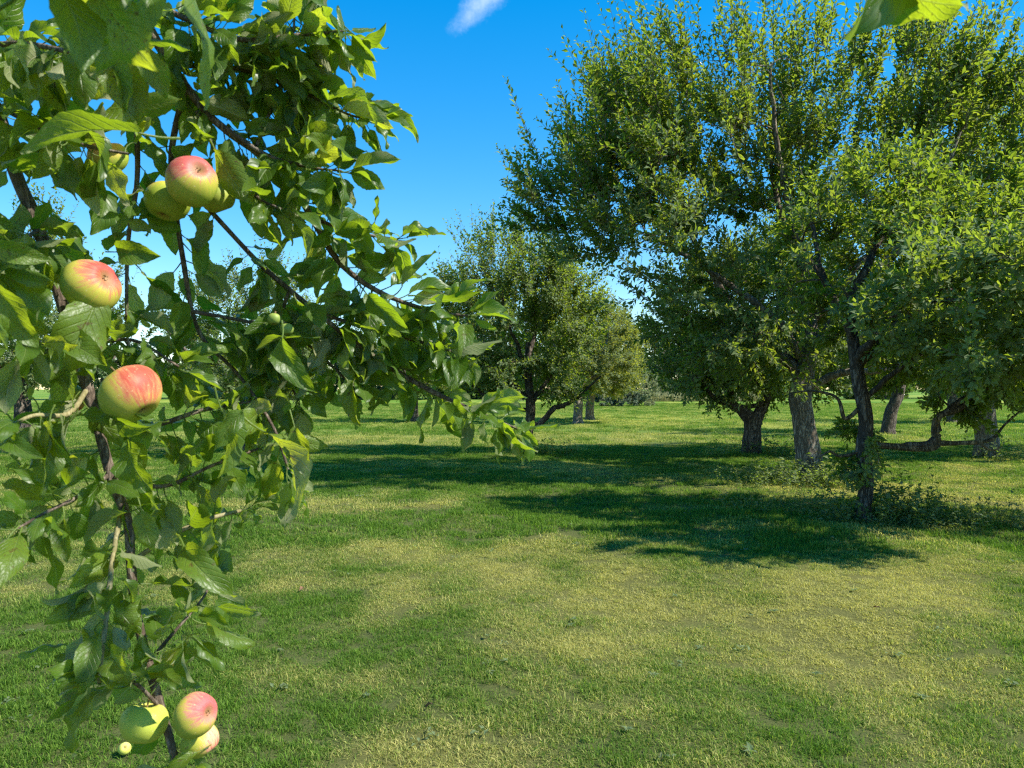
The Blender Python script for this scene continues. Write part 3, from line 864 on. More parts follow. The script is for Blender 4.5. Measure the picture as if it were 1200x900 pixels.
orchard_tree('mid-sized apple tree standing alone in the middle, with a low side limb curving right', (0.36, 17.3), [g_tr], g_l,
             [(-.4, 0, 3.5, 1.55, 1.7, 1.7, 1.0), (-1.1, 0, 2.7, 1.0, 1.2, 1.1, .5), (.75, 0, 3.2, 1.0, 1.3, 1.3, .6), (-.2, 0, 1.8, 1.6, 1.5, .5, .35)],
             16, M_BARK_DARK, M_LEAF_NEAR, dict(n_sec=380, shell=2.7, n_shoot=2300, lps=15, leaf_len=.11, leaf_w=.55, tops=110, top_len=(.5, 1.0), sec_r=.025))

# --- two trunks behind it, yellowish crowns
for k, (px, d, sd, lab, lf) in enumerate(((677, 32.0, 17, 'yellowish apple tree, nearer of the two close straight trunks behind the middle tree', M_LEAF_YELLOW),
                                          (691, 35.5, 18, 'yellowish apple tree, farther of the two close straight trunks behind the middle tree', M_LEAF_YELLOW))):
    h_tr = [(0, 0, -.05, .28), (0, 0, .2, .215), (.02, 0, .8, .195), (0.02 + .08 * k, 0, 1.4, .185), (0.1, .1, 2.0, .14)]
    orchard_tree(lab, ((px - 600) / FPX * d, d), [h_tr], auto_limbs(np.random.default_rng(20 + k), (.05, .05, 1.6), .12, 6, 1.7, 2.0, .5 * k),
                 [(.5, 0, 3.3, 2.2, 2.0, 1.7, 1.0), (.9 - .5 * k, 0, 2.2, 1.9, 1.6, .9, .6)],
                 sd, M_BARK, lf, dict(n_sec=240, n_shoot=1900, lps=14, leaf_len=.15, sec_r=.03), limb_sides=6, trunk_sides=14)


def copy_tree(root, loc, rz, sc, label, group=None):
    r = root.copy(); COL.objects.link(r)
    r.location = loc; r.rotation_euler = (0, 0, rz); r.scale = sc
    r['label'] = label
    if group: r['group'] = group
    elif 'group' in r: del r['group']
    for ch in root.children:
        c = ch.copy(); COL.objects.link(c); c.parent = r
    return r


# --- trees of the same rows seen through the near branch on the left, and outside the frame on the right
rt = np.random.default_rng(31)
row = orchard_tree('apple tree at the left edge behind the near branch, its rounded top against the sky', (-11.4, 17.2), [[(0, 0, -.05, .24), (0, 0, .2, .2), (.05, 0, .8, .18), (.0, 0, 1.4, .17), (.05, 0, 2.0, .12)]],
             auto_limbs(rt, (.0, .0, 1.5), .10, 7, 1.9, 2.2, .2),
             [(0, 0, 3.7, 2.4, 2.2, 1.9, 1.0), (-.5, 0, 2.4, 2.2, 2.0, .9, .5)],
             19, M_BARK_DARK, M_LEAF_BIG, dict(n_sec=210, n_shoot=1700, lps=15, leaf_len=.12, tops=60, sec_r=.028))
copy_tree(row, (-6.3, 17.6, -.02), 1.9, (.84, .84, .78), 'smaller apple tree in the row, seen below the two hanging apples through the near branch')
copy_tree(row, (-10.5, 33.0, -.02), 2.7, (1, 1, .95), 'apple tree in the second row, seen low through the near leaves left of the lawn')
copy_tree(row, (-4.4, 33.5, -.02), 4.1, (.95, .95, .85), 'apple tree in the second row, half hidden behind the tip of the near branch')
copy_tree(row, (15.6, 16.8, -.02), 0.8, (1, 1, 1), 'apple tree of the nearer row beyond the right edge of the lawn view')
copy_tree(row, (8.3, 7.5, -.02), 3.3, (.55, .55, .72), 'small unseen apple tree added beyond the right edge to shade the lawn')  # out of view, added for its shadow on the lawn's right side
copy_tree(row, (19.0, 32.0, -.02), 5.3, (1.05, 1.05, 1.0), 'apple tree of the second row far to the right behind the stout trunk')
copy_tree(row, (24.5, 33.0, -.02), 2.3, (1.05, 1.05, 1.0), 'apple tree at the right end of the second row')

# ------------------------------------------------------------------ far side of the lawn
ft = orchard_tree('dark green tree in the far line along the edge of the lawn', (-60, 104), [[(0, 0, -.1, .3), (0, 0, 1, .25), (.1, 0, 2.5, .2)]],
                  auto_limbs(np.random.default_rng(41), (0.05, 0, 2.0), .14, 6, 2.6, 3.6),
                  [(0, 0, 4.6, 3.4, 3.2, 3.2, 1.0), (.2, 0, 1.7, 3.6, 3.4, 1.8, .9)], 42, M_BARK_DARK, M_LEAF_FAR,
                  dict(n_sec=140, n_shoot=620, lps=14, leaf_len=.40, shoot_len=(.5, 1.3), sec_r=.05), name='far_tree', limb_sides=5, trunk_sides=8, group='trees of the far line')
rf = np.random.default_rng(43)
fx = -54.0
while fx < 92:
    gap = 26 < fx < 31
    s = rf.uniform(.75, 1.25) * (1.45 if 10 < fx < 24 else 1.0 if 8 < fx < 30 else 1.5 if fx < 8 else 1.0)
    copy_tree(ft, (fx, 104 + rf.uniform(-7, 12), -.1), rf.uniform(0, 6.28), (s * 1.1, s * 1.1, s * rf.uniform(.85, 1.15)), 'dark green tree in the far line along the edge of the lawn', 'trees of the far line')
    fx += rf.uniform(3.6, 6.0)


def shrub(label, base, env, seed, leaf, cfg, name='shrub'):
    rng = np.random.default_rng(seed)
    gz = float(ground_z(*base))
    root = thing(name, (*base, gz), label, 'shrub')
    lp = [np.array([(0, 0, 0, .05), (x, y, .5, .04), (x * 2, y * 2, 1.0, .02)]) for x, y in ((-.3, 0), (.3, .1), (0, .3), (0, -.3), (.0, 0))]
    w1, w2, LV = grow(rng, [smooth_path(l, 8) for l in lp], env, **cfg)
    V, F = join(w1 + [w2]); link('stems', mesh_from('stems', V, F), M_BARK_DARK, root)
    link('foliage', mesh_from('foliage', *LV, smooth=False), leaf, root)
    return root


shrub('dark blue-green spreading shrub at the far edge of the lawn', (9.0, 62), [(0, 0, .75, 2.1, 1.5, .8, 1.0), (-.8, 0, .6, 1.6, 1.2, .6, .6), (.6, 0, 1.1, .8, .8, .7, .3)], 51, M_NEEDLE,
      dict(n_sec=90, n_shoot=500, lps=14, leaf_len=.20, shoot_len=(.2, .5)))
shrub('pale silvery shrub just right of the dark spreading shrub', (11.3, 63), [(0, 0, 1.2, 1.1, 1.0, 1.1, 1.0)], 52, M_PALE,
      dict(n_sec=60, n_shoot=260, lps=14, leaf_len=.18, shoot_len=(.3, .7)))

# strip of tall straw-coloured grass where the lawn ends
rs = np.random.default_rng(61)
n = 9000
bx = rs.uniform(9, 30, n); by = rs.uniform(84, 90, n)
bb = np.stack([bx, by, ground_z(bx, by)], -1)
hh = rs.uniform(.6, 1.35, n) * (0.7 + 0.6 * fbm(np.stack([bx, by, 0 * bx], -1) * .5, 2))
dd = unit(np.stack([rs.normal(0, .22, n), rs.normal(0, .22, n), np.ones(n)], -1))
LV = leaf_tris(bb, dd, unit(rs.normal(0, 1, (n, 3))), hh, np.full(n, .06), 0.1, 0.1)
m_straw = small_leaf_mat('straw', (0.26, 0.24, 0.09), (0.42, 0.37, 0.16), (.4, .38, .14), (.5, .45, .2), trans=.25, gloss=.7)
tag(link('tall_grass', mesh_from('tall_grass', *LV, smooth=False), m_straw, kind='stuff'), 'strip of tall straw coloured grass where the lawn ends', 'grass')

# ------------------------------------------------------------------ weeds and suckers round the trunks
rw = np.random.default_rng(71)
sp = []
for cx, cy, rx, ry, cnt, hmin, hmax in ((4.25, 8.45, .9, .5, 140, .08, .42), (4.95, 8.35, .9, .5, 120, .06, .32), (4.5, 8.6, .5, .35, 40, .25, .6), (3.2, 9.3, .7, .6, 60, .06, .22), (3.7, 8.9, .6, .6, 60, .1, .35), (4.5, 8.7, .22, .3, 22, .35, .7), (4.5, 11.5, .9, .5, 170, .12, .48), (3.9, 11.2, .8, .5, 80, .1, .35), (5.1, 11.4, .5, .3, 40, .1, .4), (5.3, 16.5, .9, .5, 60, .1, .4), (6.0, 16.2, .5, .4, 60, .15, .5),
                            (.35, 17.1, .6, .4, 50, .1, .4), (1.0, 17.0, .6, .3, 50, .15, .4), (10.6, 16.1, .9, .5, 80, .1, .5), (5.4, 8.3, .5, .25, 40, .08, .25)):
    a = rw.uniform(0, 6.28, cnt); r = np.sqrt(rw.uniform(0, 1, cnt))
    sp.append(np.stack([cx + rx * r * np.cos(a), cy + ry * r * np.sin(a), rw.uniform(hmin, hmax, cnt)], -1))
sp = np.concatenate(sp)
s0 = np.stack([sp[:, 0], sp[:, 1], ground_z(sp[:, 0], sp[:, 1])], -1)
dv = unit(np.stack([rw.normal(0, .3, len(sp)), rw.normal(0, .3, len(sp)), np.ones(len(sp))], -1))
ln = sp[:, 2:3]
tt = np.array([0, .34, .68, 1.0])
bend = rw.normal(0, .16, (len(sp), 3))
paths = s0[:, None] + dv[:, None] * (ln[:, None] * tt[None, :, None]) + bend[:, None] * (ln[:, None] * (tt ** 2)[None, :, None])
st = tubes(paths, np.broadcast_to(np.array([1, .8, .6, .3]) * .003, (len(sp), 4)), 3)
k = 13; si = np.repeat(np.arange(len(sp)), k); nl = len(si)
f = rw.uniform(.08, 1.02, nl)
b = s0[si] + dv[si] * ln[si] * f[:, None] + bend[si] * ln[si] * (f ** 2)[:, None]
ph = rw.uniform(0, 6.28, nl)
rad_ = np.stack([np.cos(ph), np.sin(ph), rw.uniform(-.2, .9, nl)], -1)
L = rw.uniform(.035, .10, nl) * np.clip(ln[si][:, 0] * 2.6, .5, 1.15)
LV = leaf_tris(b, rad_, unit(UP + rw.normal(0, .45, (nl, 3))), L, L * rw.uniform(.3, .55, nl), rw.uniform(.05, .3, nl), rw.uniform(0, .35, nl))
V, F = join([st, LV])
tag(link('weeds', mesh_from('weeds', V, F, smooth=False), M_WEED, kind='stuff'), 'leafy weeds and suckers growing round the orchard trunks', 'weeds')

# broad-leaved lawn weeds, flat rosettes in the turf
rr_ = np.random.default_rng(72)
LVs = []
for px, py, s in ((575, 788, .06), (592, 776, .05), (672, 728, .07), (668, 735, .05), (790, 700, .07), (765, 797, .06), (820, 760, .06), (880, 890, .08), (905, 720, .07), (1000, 700, .05), (655, 602, .08), (430, 812, .05), (1080, 815, .06), (735, 860, .05), (955, 790, .06), (130, 700, .05), (330, 760, .05)):
    d = EYE * FPX / (py - HZ)
    x = (px - 600) / FPX * d
    m = 9
    ph = np.arange(m) * 2.4 + rr_.uniform(0, 6)
    dv = np.stack([np.cos(ph), np.sin(ph), rr_.uniform(.3, .9, m)], -1)
    b = np.tile(np.array([x, d, float(ground_z(x, d)) + .012]), (m, 1))
    L = s * .55 * rr_.uniform(.6, 1.3, m)
    LVs.append(leaf_tris(b, dv, np.tile(UP, (m, 1)) + rr_.normal(0, .2, (m, 3)), L, L * .42, .15, .3))
for q in range(170):                        # clover and small rosettes everywhere in the turf
    d = math.sqrt(rr_.uniform(2.6 ** 2, 11 ** 2)); x = rr_.uniform(-.75, .75) * d
    m = int(rr_.integers(4, 9)); s_ = rr_.uniform(.014, .034)
    ph = np.arange(m) * 2.4 + rr_.uniform(0, 6)
    dv = np.stack([np.cos(ph), np.sin(ph), rr_.uniform(.3, 1.0, m)], -1)
    b = np.array([x, d, float(ground_z(x, d)) + .018]) + np.stack([rr_.normal(0, .02, m), rr_.normal(0, .02, m), 0 * ph], -1)
    LVs.append(leaf_tris(b, dv, np.tile(UP, (m, 1)) + rr_.normal(0, .2, (m, 3)), s_ * rr_.uniform(.7, 1.4, m), s_ * .6 * np.ones(m), .15, .3))
V, F = join(LVs)
tag(link('lawn_weeds', mesh_from('lawn_weeds', V, F, smooth=False), M_WEED, kind='stuff'), 'small broad leaved weeds scattered in the mown lawn', 'weeds')

# ------------------------------------------------------------------ the near apple tree
T0 = np.array([-2.35, 0.55, float(ground_z(-2.35, .55))])
near = thing('apple_tree', tuple(T0), 'near apple tree whose leafy fruiting branch hangs down the left side', 'tree')


def part(name, V, F, mat):
    return link(name, mesh_from(name, np.asarray(V) - T0, F), mat, near)


def branch(ctrl, n, sides=10, mat=M_TWIG, name='branch', rough=.16):
    p = smooth_path(np.asarray(ctrl, float), n)
    V, F = tubes(p[:, :3], p[:, 3], sides, rough=rough, rscale=45)
    part(name, V, F, mat)
    return p


def pix(rows, dscale=1.0):
    """rows (px, py, depth, diameter in px) -> (x,y,z,r)."""
    return np.array([np.append(P(x, y, d), w * d / FPX / 2) for x, y, d, w in rows])


V, F = tubes(*(lambda p: (p[:, :3], p[:, 3]))(smooth_path(np.array([(-2.35, .55, -.05, .17), (-2.35, .55, .3, .13), (-2.3, .57, .9, .115), (-2.2, .6, 1.5, .11), (-2.1, .6, 1.9, .10)]), 40)), 22, rough=.22, rscale=9)
part('trunk', V, F, M_BARK)
hub = np.array([-2.1, .6, 1.85])
branch([np.append(hub, .085), (-1.75, .75, 2.12, .06), (-1.25, .85, 2.15, .04), (-.9, .9, 1.98, .02), tuple(np.append(P(-60, 60, .93), .0095))], 40, 14, M_BARK)
branch([np.append(hub, .07), (-1.7, .6, 2.5, .05), (-1.1, .7, 2.55, .032), (-.6, .88, 2.25, .018), tuple(np.append(P(140, -90, .95), .010))], 40, 12, M_BARK)
branch([np.append(hub, .06), (-1.5, .5, 2.7, .045), (-.6, .5, 2.75, .03), (.1, .6, 2.45, .016), (.32, .63, 2.22, .009), (.44, .66, 1.985, .0047)], 44, 12, M_BARK)
main = branch(pix([(-60, 60, .93, 17), (-10, 120, .93, 16), (18, 205, .94, 15), (45, 268, .95, 15), (68, 340, .95, 14), (85, 395, .95, 13), (103, 455, .96, 13), (115, 500, .96, 12), (130, 555, .95, 12), (150, 610, .95, 11), (154, 660, .95, 11), (160, 715, .95, 11), (173, 770, .95, 11), (190, 830, .95, 10), (204, 880, .95, 9), (214, 930, .95, 7)]), 110, 12)

BR = {
    'a': pix([(140, -90, .95, 18), (150, -20, .95, 14), (190, 60, .97, 11), (250, 140, .99, 9), (330, 200, 1.02, 8), (365, 255, 1.05, 8), (400, 310, 1.06, 7), (450, 345, 1.10, 6), (510, 365, 1.13, 4), (548, 370, 1.14, 3)]),
    'b': pix([(155, -10, .95, 9), (215, 20, .96, 7), (280, 45, .98, 6), (350, 40, 1.0, 5), (405, 35, 1.02, 3)]),
    'c': pix([(200, 75, .97, 7), (280, 80, 1.0, 6), (350, 105, 1.02, 5), (400, 130, 1.03, 3), (430, 140, 1.03, 2.5)]),
    'd': pix([(250, 140, .99, 7), (310, 180, 1.0, 5), (360, 195, 1.0, 4), (400, 200, 1.0, 2.5)]),
    'e': pix([(170, 30, .96, 8), (160, 120, .97, 7), (160, 210, .98, 6), (150, 280, .98, 5), (148, 360, .98, 4), (150, 410, .97, 3)]),
    'f': pix([(215, 105, 0.98, 8), (200, 180, 1.01, 7), (206, 250, 1.01, 6), (216, 315, 1.03, 6), (225, 365, 1.05, 5), (240, 400, 1.06, 5), (280, 440, 1.06, 4), (320, 500, 1.05, 3.5), (338, 550, 1.04, 3)]),
    'g': pix([(240, 240, 1.0, 6), (300, 305, 1.04, 6), (330, 332, 1.05, 6), (370, 365, 1.06, 6), (420, 405, 1.10, 6), (460, 432, 1.12, 6), (505, 458, 1.12, 6), (545, 476, 1.12, 4), (590, 496, 1.12, 3), (606, 502, 1.12, 2.5)]),
    'h': pix([(370, 365, 1.06, 5), (430, 385, 1.10, 4), (490, 400, 1.12, 4), (540, 415, 1.12, 2.5)]),
    'i': pix([(365, 255, 1.05, 5), (415, 272, 1.05, 4), (465, 280, 1.05, 2.5)]),
    'j': pix([(225, 365, 1.02, 5), (280, 375, 1.05, 4), (340, 390, 1.09, 4), (385, 425, 1.10, 3), (412, 452, 1.10, 2.5)]),
    'k': pix([(115, 500, 0.96, 7), (175, 500, 1, 6), (240, 480, 1.04, 5), (300, 470, 1.07, 3)]),
    'l': pix([(130, 555, 0.95, 6), (190, 570, 0.987, 5), (250, 545, 1.02, 4), (305, 525, 1.07, 3)]),
    'm': pix([(103, 455, 0.96, 6), (80, 485, 0.91, 6), (40, 487, 0.87, 5), (10, 500, 0.84, 4)]),
    'n': pix([(130, 555, 0.95, 6), (95, 580, 0.907, 5), (55, 600, 0.863, 4), (20, 620, 0.83, 3)]),
    'o': pix([(152, 660, 0.95, 6), (200, 628, 0.98, 6), (245, 608, 1.01, 5), (284, 598, 1.05, 4)]),
    'p': pix([(142, 600, 0.95, 6), (132, 660, 0.903, 6), (126, 720, 0.875, 6), (120, 770, 0.858, 5), (117, 800, 0.84, 4)]),
    'q': pix([(175, 775, 0.95, 5), (205, 740, 0.963, 4), (235, 705, 0.987, 3), (250, 680, 1.02, 2.5)]),
    'r': pix([(-10, 120, .93, 8), (50, 150, .90, 6), (100, 170, .88, 5), (150, 180, .88, 3)]),
    's': pix([(-60, 60, .93, 9), (20, 50, .86, 7), (90, 60, .80, 6), (150, 50, .76, 4)]),
    't': pix([(45, 268, 0.95, 5), (15, 290, 0.865, 4), (-10, 310, 0.82, 3)]),
    'u': pix([(85, 395, 0.95, 5), (60, 400, 0.895, 4), (25, 405, 0.83, 3)]),
    'v': pix([(190, 830, 0.95, 5), (160, 800, 0.91, 4), (130, 790, 0.87, 3)]),
    'w': pix([(85, 395, .95, 5), (120, 400, .97, 5), (160, 400, .98, 4), (210, 430, .98, 3)]),
    'x': pix([(300, 170, 1.01, 5), (320, 120, 1.02, 4), (340, 60, 1.02, 3), (345, 10, 1.02, 2.5)]),
    'y': pix([(230, 130, .99, 5), (260, 190, .98, 4), (300, 230, .97, 4), (330, 245, .96, 2.5)]),
    'z': pix([(340, 340, 1.05, 5), (320, 390, 1.08, 4), (330, 430, 1.09, 3), (350, 470, 1.09, 2.5)]),
}
PALE = {'o', 'p', 'm'}
paths = {}
for kx, rows in BR.items():
    paths[kx] = branch(rows, 34, 8, M_STALK if kx in PALE else M_TWIG, rough=.12)
tip = branch(pix([(1180, -170, .66, 12), (1130, -60, .60, 7), (1100, -28, .56, 5), (1062, -26, .55, 3)]), 16, 8)
spur = branch([(.32, .63, 2.22, .006), (.42, .60, 2.2, .005), (.52, .58, 2.14, .003)], 14, 8)

over = [branch(np.array([np.append(q, w_) for q, w_ in zip(pp, (.010, .008, .006, .003))]), 24, 8) for pp in (  # overhead twigs out of view, added to shade the nearest leaves
    [(-.35, .52, 2.66), (-.2, .5, 2.4), (-.12, .47, 2.2), (-.09, .44, 2.0)], [(-.35, .52, 2.66), (-.1, .38, 2.45), (.0, .36, 2.25), (.02, .36, 2.08)],
    [(-.2, .5, 2.4), (-.06, .45, 2.28), (.05, .46, 2.16), (.07, .46, 2.05)], [(-.12, .47, 2.2), (-.2, .42, 2.12), (-.24, .4, 2.05), (-.26, .4, 1.98)])]

# ---- leaf shapes
rl = np.random.default_rng(81)


def leaf_shape(seed):
    r = np.random.default_rng(seed)
    NU, NV = 16, 3
    u = np.linspace(0, 1, NU + 1)
    v = np.linspace(-1, 1, 2 * NV + 1)
    wid = np.sin(math.pi * np.clip(u, 0, 1) ** 0.82) ** 0.9 * (0.25 + r.uniform(-.045, .04))
    wid = wid * (1 - .25 * np.clip(u - .75, 0, 1) * 4 * .6)
    wid[0] = .01; wid[-1] = .004
    U, Vv = np.meshgrid(u, v, indexing='ij')
    Wd = np.broadcast_to(wid[:, None], U.shape).copy()
    saw = 1 + .035 * np.where(np.arange(NU + 1) % 2 == 0, 1, -1)
    edge = (np.abs(Vv) > .99)
    Wd = np.where(edge, Wd * saw[:, None], Wd)
    fold = r.uniform(.15, 1.0); bend = r.uniform(-.2, 1.5); tw = r.normal(0, .6)
    x = U.copy(); y = Vv * Wd
    z = np.abs(Vv) ** 1.2 * Wd * math.sin(fold) * (1.0 - .35 * U)
    y = y * math.cos(fold * .8)
    # cupped or rolled margins, puckered between the veins
    z = z - .6 * r.uniform(-.4, 1.0) * (np.abs(Vv) ** 3) * Wd
    wv = r.uniform(.025, .075)
    z = z + wv * np.sin(U * r.uniform(9, 15) + r.uniform(0, 6) + np.where(Vv > 0, r.uniform(1, 4), 0)) * np.abs(Vv) ** 1.5
    z = z + .008 * np.cos((U * 8.5 - np.abs(Vv) * 2.6) * 2 * math.pi) * (1 - np.abs(Vv)) * np.abs(Vv) * 4
    th = tw * U
    y, z = y * np.cos(th) - z * np.sin(th), y * np.sin(th) + z * np.cos(th)
    # bend the blade down along its length
    ang = bend * U ** 1.3
    du = np.gradient(u)
    cx = np.cumsum(np.cos(ang[:, 0]) * du) - np.cos(ang[0, 0]) * du[0]
    cz = -np.cumsum(np.sin(ang[:, 0]) * du)
    X2 = cx[:, None] + z * np.sin(ang); Z2 = cz[:, None] + z * np.cos(ang)
    Vt = np.stack([X2, y, Z2], -1).reshape(-1, 3)
    side = r.normal(0, .06)
    Vt[:, 1] += side * Vt[:, 0] ** 2
    nvv = 2 * NV + 1
    i, j = np.meshgrid(np.arange(NU), np.arange(2 * NV), indexing='ij')
    b0 = i * nvv + j
    Fq = np.stack([b0, b0 + nvv, b0 + nvv + 1, b0 + 1], -1).reshape(-1, 4)
    # (x along, y across): keep the upper face's normal along +z
    Fq = Fq[:, ::-1] if np.cross(Vt[Fq[40, 1]] - Vt[Fq[40, 0]], Vt[Fq[40, 2]] - Vt[Fq[40, 0]])[2] < 0 else Fq
    uvs = np.stack([U.ravel(), Vv.ravel()], -1)
    # stalk
    k = 5
    pp = np.stack([np.linspace(-.34, .03, k), np.zeros(k), -.05 * np.sin(np.linspace(0, 3, k)) * r.uniform(0, 1.5)], -1)
    tv, tf = tubes(pp, np.linspace(.016, .010, k), 5)
    V2 = np.concatenate([Vt, tv]); uv2 = np.concatenate([uvs, np.tile([[.5, 0.0]], (len(tv), 1))])
    return mesh_from('leaf', V2, np.concatenate([Fq, tf + len(Vt)]), True, uv2), V2, np.concatenate([Fq, tf + len(Vt)]), uv2, Vt.reshape(NU + 1, nvv, 3)[-1, NV]


SHAPES = [leaf_shape(100 + i) for i in range(18)]
for s in SHAPES: s[0].materials.append(M_FLEAF)
LEAVES = []     # (base, matrix columns, length, shape)


def put_leaf(base, d, n, L, shape=None):
    d = unit(d); y = unit(np.cross(n, d)); n = np.cross(d, y)
    LEAVES.append((np.asarray(base, float), np.stack([d, y, n], 1), float(L), int(rl.integers(0, len(SHAPES)) if shape is None else shape)))


CAMP = np.array([0, 0, EYE])


def hero(bx, by, tx, ty, d0, d1, roll=0.0, shape=None):
    """A leaf the photograph singles out: base and tip pixel, depths, roll (0: upper face to the viewer)."""
    a, b = P(bx, by, d0), P(tx, ty, d1)
    d = unit(b - a); view = unit(CAMP - (a + b) / 2)
    n = unit(view - d * np.dot(view, d)); s = np.cross(d, n)
    r = R(roll)
    nn = n * math.cos(r) + s * math.sin(r)
    if roll > 100:            # the sun on its upper face, the paler underside to the viewer
        nn = np.array(SUN_DIR) - view * .35; nn = unit(nn - d * np.dot(nn, d))
    shape = int(rl.integers(0, len(SHAPES))) if shape is None else shape
    tip = SHAPES[shape][4]; L = np.linalg.norm(b - a) / np.linalg.norm(tip)
    # turn the blade so that its own curled tip lands on the wanted point
    y = np.cross(nn, d)
    A = np.stack([d, y, nn], 1)
    u1 = unit(tip)
    e = np.stack([u1, -np.cross(u1, unit(np.cross(u1, [0, 1.0, 0]))), unit(np.cross(u1, [0, 1.0, 0]))], 1)
    M3 = A @ e.T
    put_leaf(a, M3[:, 0], M3[:, 2], L, shape)


for h in [(20, -10, 150, 5, .50, .46, 150), (55, -30, 95, 85, .48, .47, 165), (110, -20, 185, 85, .50, .49, 20), (150, 10, 108, 90, .52, .50, 170), (215, -20, 238, 128, .62, .60, 175), (190, -10, 160, 60, .60, .58, 30),
          (165, 155, 22, 178, .72, .66, 110), (100, 150, 112, 212, .86, .86, 150), (150, 125, 212, 115, .85, .85, 10), (75, 130, 40, 80, .85, .83, 60), (0, 190, 45, 178, .80, .78, 80),
          (-12, 285, 60, 305, .72, .74, 20), (-10, 330, 45, 408, .72, .74, 25), (-14, 370, 10, 412, .7, .7, 180), (115, 345, 60, 445, .9, .86, 170), (120, 225, 105, 275, .95, .93, 165),
          (135, 295, 188, 300, .93, .93, 0), (60, 500, 50, 580, .86, .84, 175), (28, 610, 24, 660, .88, .87, 170), (165, 598, 182, 648, .86, .84, 10), (150, 520, 183, 578, .9, .88, 30), (310, 505, 335, 612, .95, .94, 165),
          (345, 500, 362, 560, .96, .95, 25), (415, 440, 422, 500, 1.08, 1.07, 30), (440, 412, 475, 448, 1.08, 1.08, 175), (585, 494, 630, 530, 1.10, 1.09, 35), (560, 485, 618, 466, 1.10, 1.09, 120), (575, 490, 590, 527, 1.10, 1.09, 190), (540, 476, 585, 455, 1.1, 1.09, 60),
          (528, 410, 588, 398, 1.10, 1.09, 100), (500, 350, 565, 340, 1.10, 1.09, 80), (430, 345, 480, 390, 1.04, 1.04, 5), (355, 395, 300, 410, 1.02, 1.02, 70), (380, 195, 325, 168, .98, .98, 55), (392, 112, 440, 148, 1.0, .99, 150), (405, 45, 395, 5, 1.0, 1.0, 160),
          (412, 40, 442, 72, 1.0, .99, 30), (400, 128, 462, 150, 1.0, 1.0, 150), (320, 60, 300, 15, .98, .97, 20), (250, 175, 296, 240, .95, .94, 40), (300, 240, 330, 290, .96, .95, 30), (440, 275, 488, 280, 1.04, 1.03, 75), (438, 262, 442, 228, 1.04, 1.03, 100),
          (115, 790, 68, 815, .88, .86, 20), (80, 755, 20, 770, .9, .88, 95), (125, 690, 52, 732, .9, .86, 160), (150, 600, 100, 640, .93, .92, 170), (215, 760, 230, 800, .9, .9, 50), (165, 790, 215, 805, .9, .9, 185), (215, 640, 275, 700, .92, .9, 15),
          (225, 660, 250, 610, .93, .93, 170), (285, 480, 250, 530, .92, .91, 25), (260, 480, 255, 560, .94, .94, 165), (180, 490, 130, 500, .9, .9, 80), (130, 480, 178, 500, .9, .88, 75), (140, 770, 125, 735, .9, .9, 170), (232, 880, 195, 915, .93, .92, 30),
          (1062, -26, 988, 44, .55, .50, 160), (1030, -30, 1136, 4, .52, .50, 30), (250, 255, 225, 300, 1.0, 1.0, 170), (195, 260, 160, 260, 1.0, 1.0, 160), (100, 300, 62, 250, .97, .97, 160), (330, 395, 370, 460, .95, .94, 35)]:
    hero(*h)


def leafy(path, dens, l0=.044, l1=.074, t0=.12, droop=.35, cl=2):
    """Leaves in small spurs along a branch."""
    p = path[:, :3]
    seg = np.linalg.norm(np.diff(p, axis=0), axis=1); s = np.concatenate([[0], np.cumsum(seg)]); Lt = s[-1]
    nsp = max(2, int(Lt * dens))
    for i in range(nsp):
        t = (t0 + (1 - t0) * (i + rl.uniform(.2, .8)) / nsp) * Lt
        b = np.array([np.interp(t, s, p[:, c]) for c in range(3)])
        b2 = np.array([np.interp(min(t + .01, Lt), s, p[:, c]) for c in range(3)]); b1 = np.array([np.interp(max(t - .01, 0), s, p[:, c]) for c in range(3)])
        ax = unit(b2 - b1)
        ph0 = rl.uniform(0, 6.28)
        for q in range(int(rl.integers(1, cl + 2))):
            ph = ph0 + q * 2.4
            e1 = unit(np.cross(ax, [.3, .5, .81])); e2 = np.cross(ax, e1)
            rad = e1 * math.cos(ph) + e2 * math.sin(ph)
            d = unit(ax * rl.uniform(.0, .8) + rad * 1.0 + rl.normal(0, .25, 3) - UP * droop)
            n = unit(UP * .75 + ax * .2 + rl.normal(0, .55, 3))
            L = l0 + (l1 - l0) * rl.uniform(0, 1) ** 1.2
            put_leaf(b + d * L * .33, d, n, L)
    # tip
    ax = unit(p[-1] - p[-3])
    for q in range(3):
        d = unit(ax + rl.normal(0, .45, 3)); L = rl.uniform(l0, l1) * .9
        put_leaf(p[-1] + d * L * .25, d, unit(UP + rl.normal(0, .5, 3)), L)


APPLE_AT = [(228, 212, 33, .93), (197, 236, 29, .97), (256, 231, 23, 1.0), (107, 332, 37, .91), (154, 461, 40, .90),
            (231, 835, 29, .92), (237, 866, 24, .96), (170, 846, 30, .93), (321, 374, 9, 1.02), (336, 386, 9, 1.02)]
APPLE_PTS = [(P(x, y, d), r * d / FPX * .9) for x, y, r, d in APPLE_AT]
N_HERO = len(LEAVES)


def clear_of_fruit(l):
    """No blade grows through an apple, and the fruit hangs clear on the open side of the branch."""
    b, m, L, sh = l
    for t in (.15, .5, .85):
        c = b + m[:, 0] * L * t
        for a, r in APPLE_PTS:
            if np.linalg.norm(c - a) < r * 1.08: return False
            ray = unit(a - CAMP); k = np.dot(c - CAMP, ray)
            if k < np.linalg.norm(a - CAMP) and np.linalg.norm(c - CAMP - ray * k) < r * .95 + L * .12 and r > .018: return False
        for a, r in APPLE_PTS:                 # nor does it stand right between a ripe fruit and the sun
            q = c - a; k = np.dot(q, np.array(SUN_DIR))
            if 0 < k < .3 and r > .02 and np.linalg.norm(q - np.array(SUN_DIR) * k) < r * .75: return False
    return True


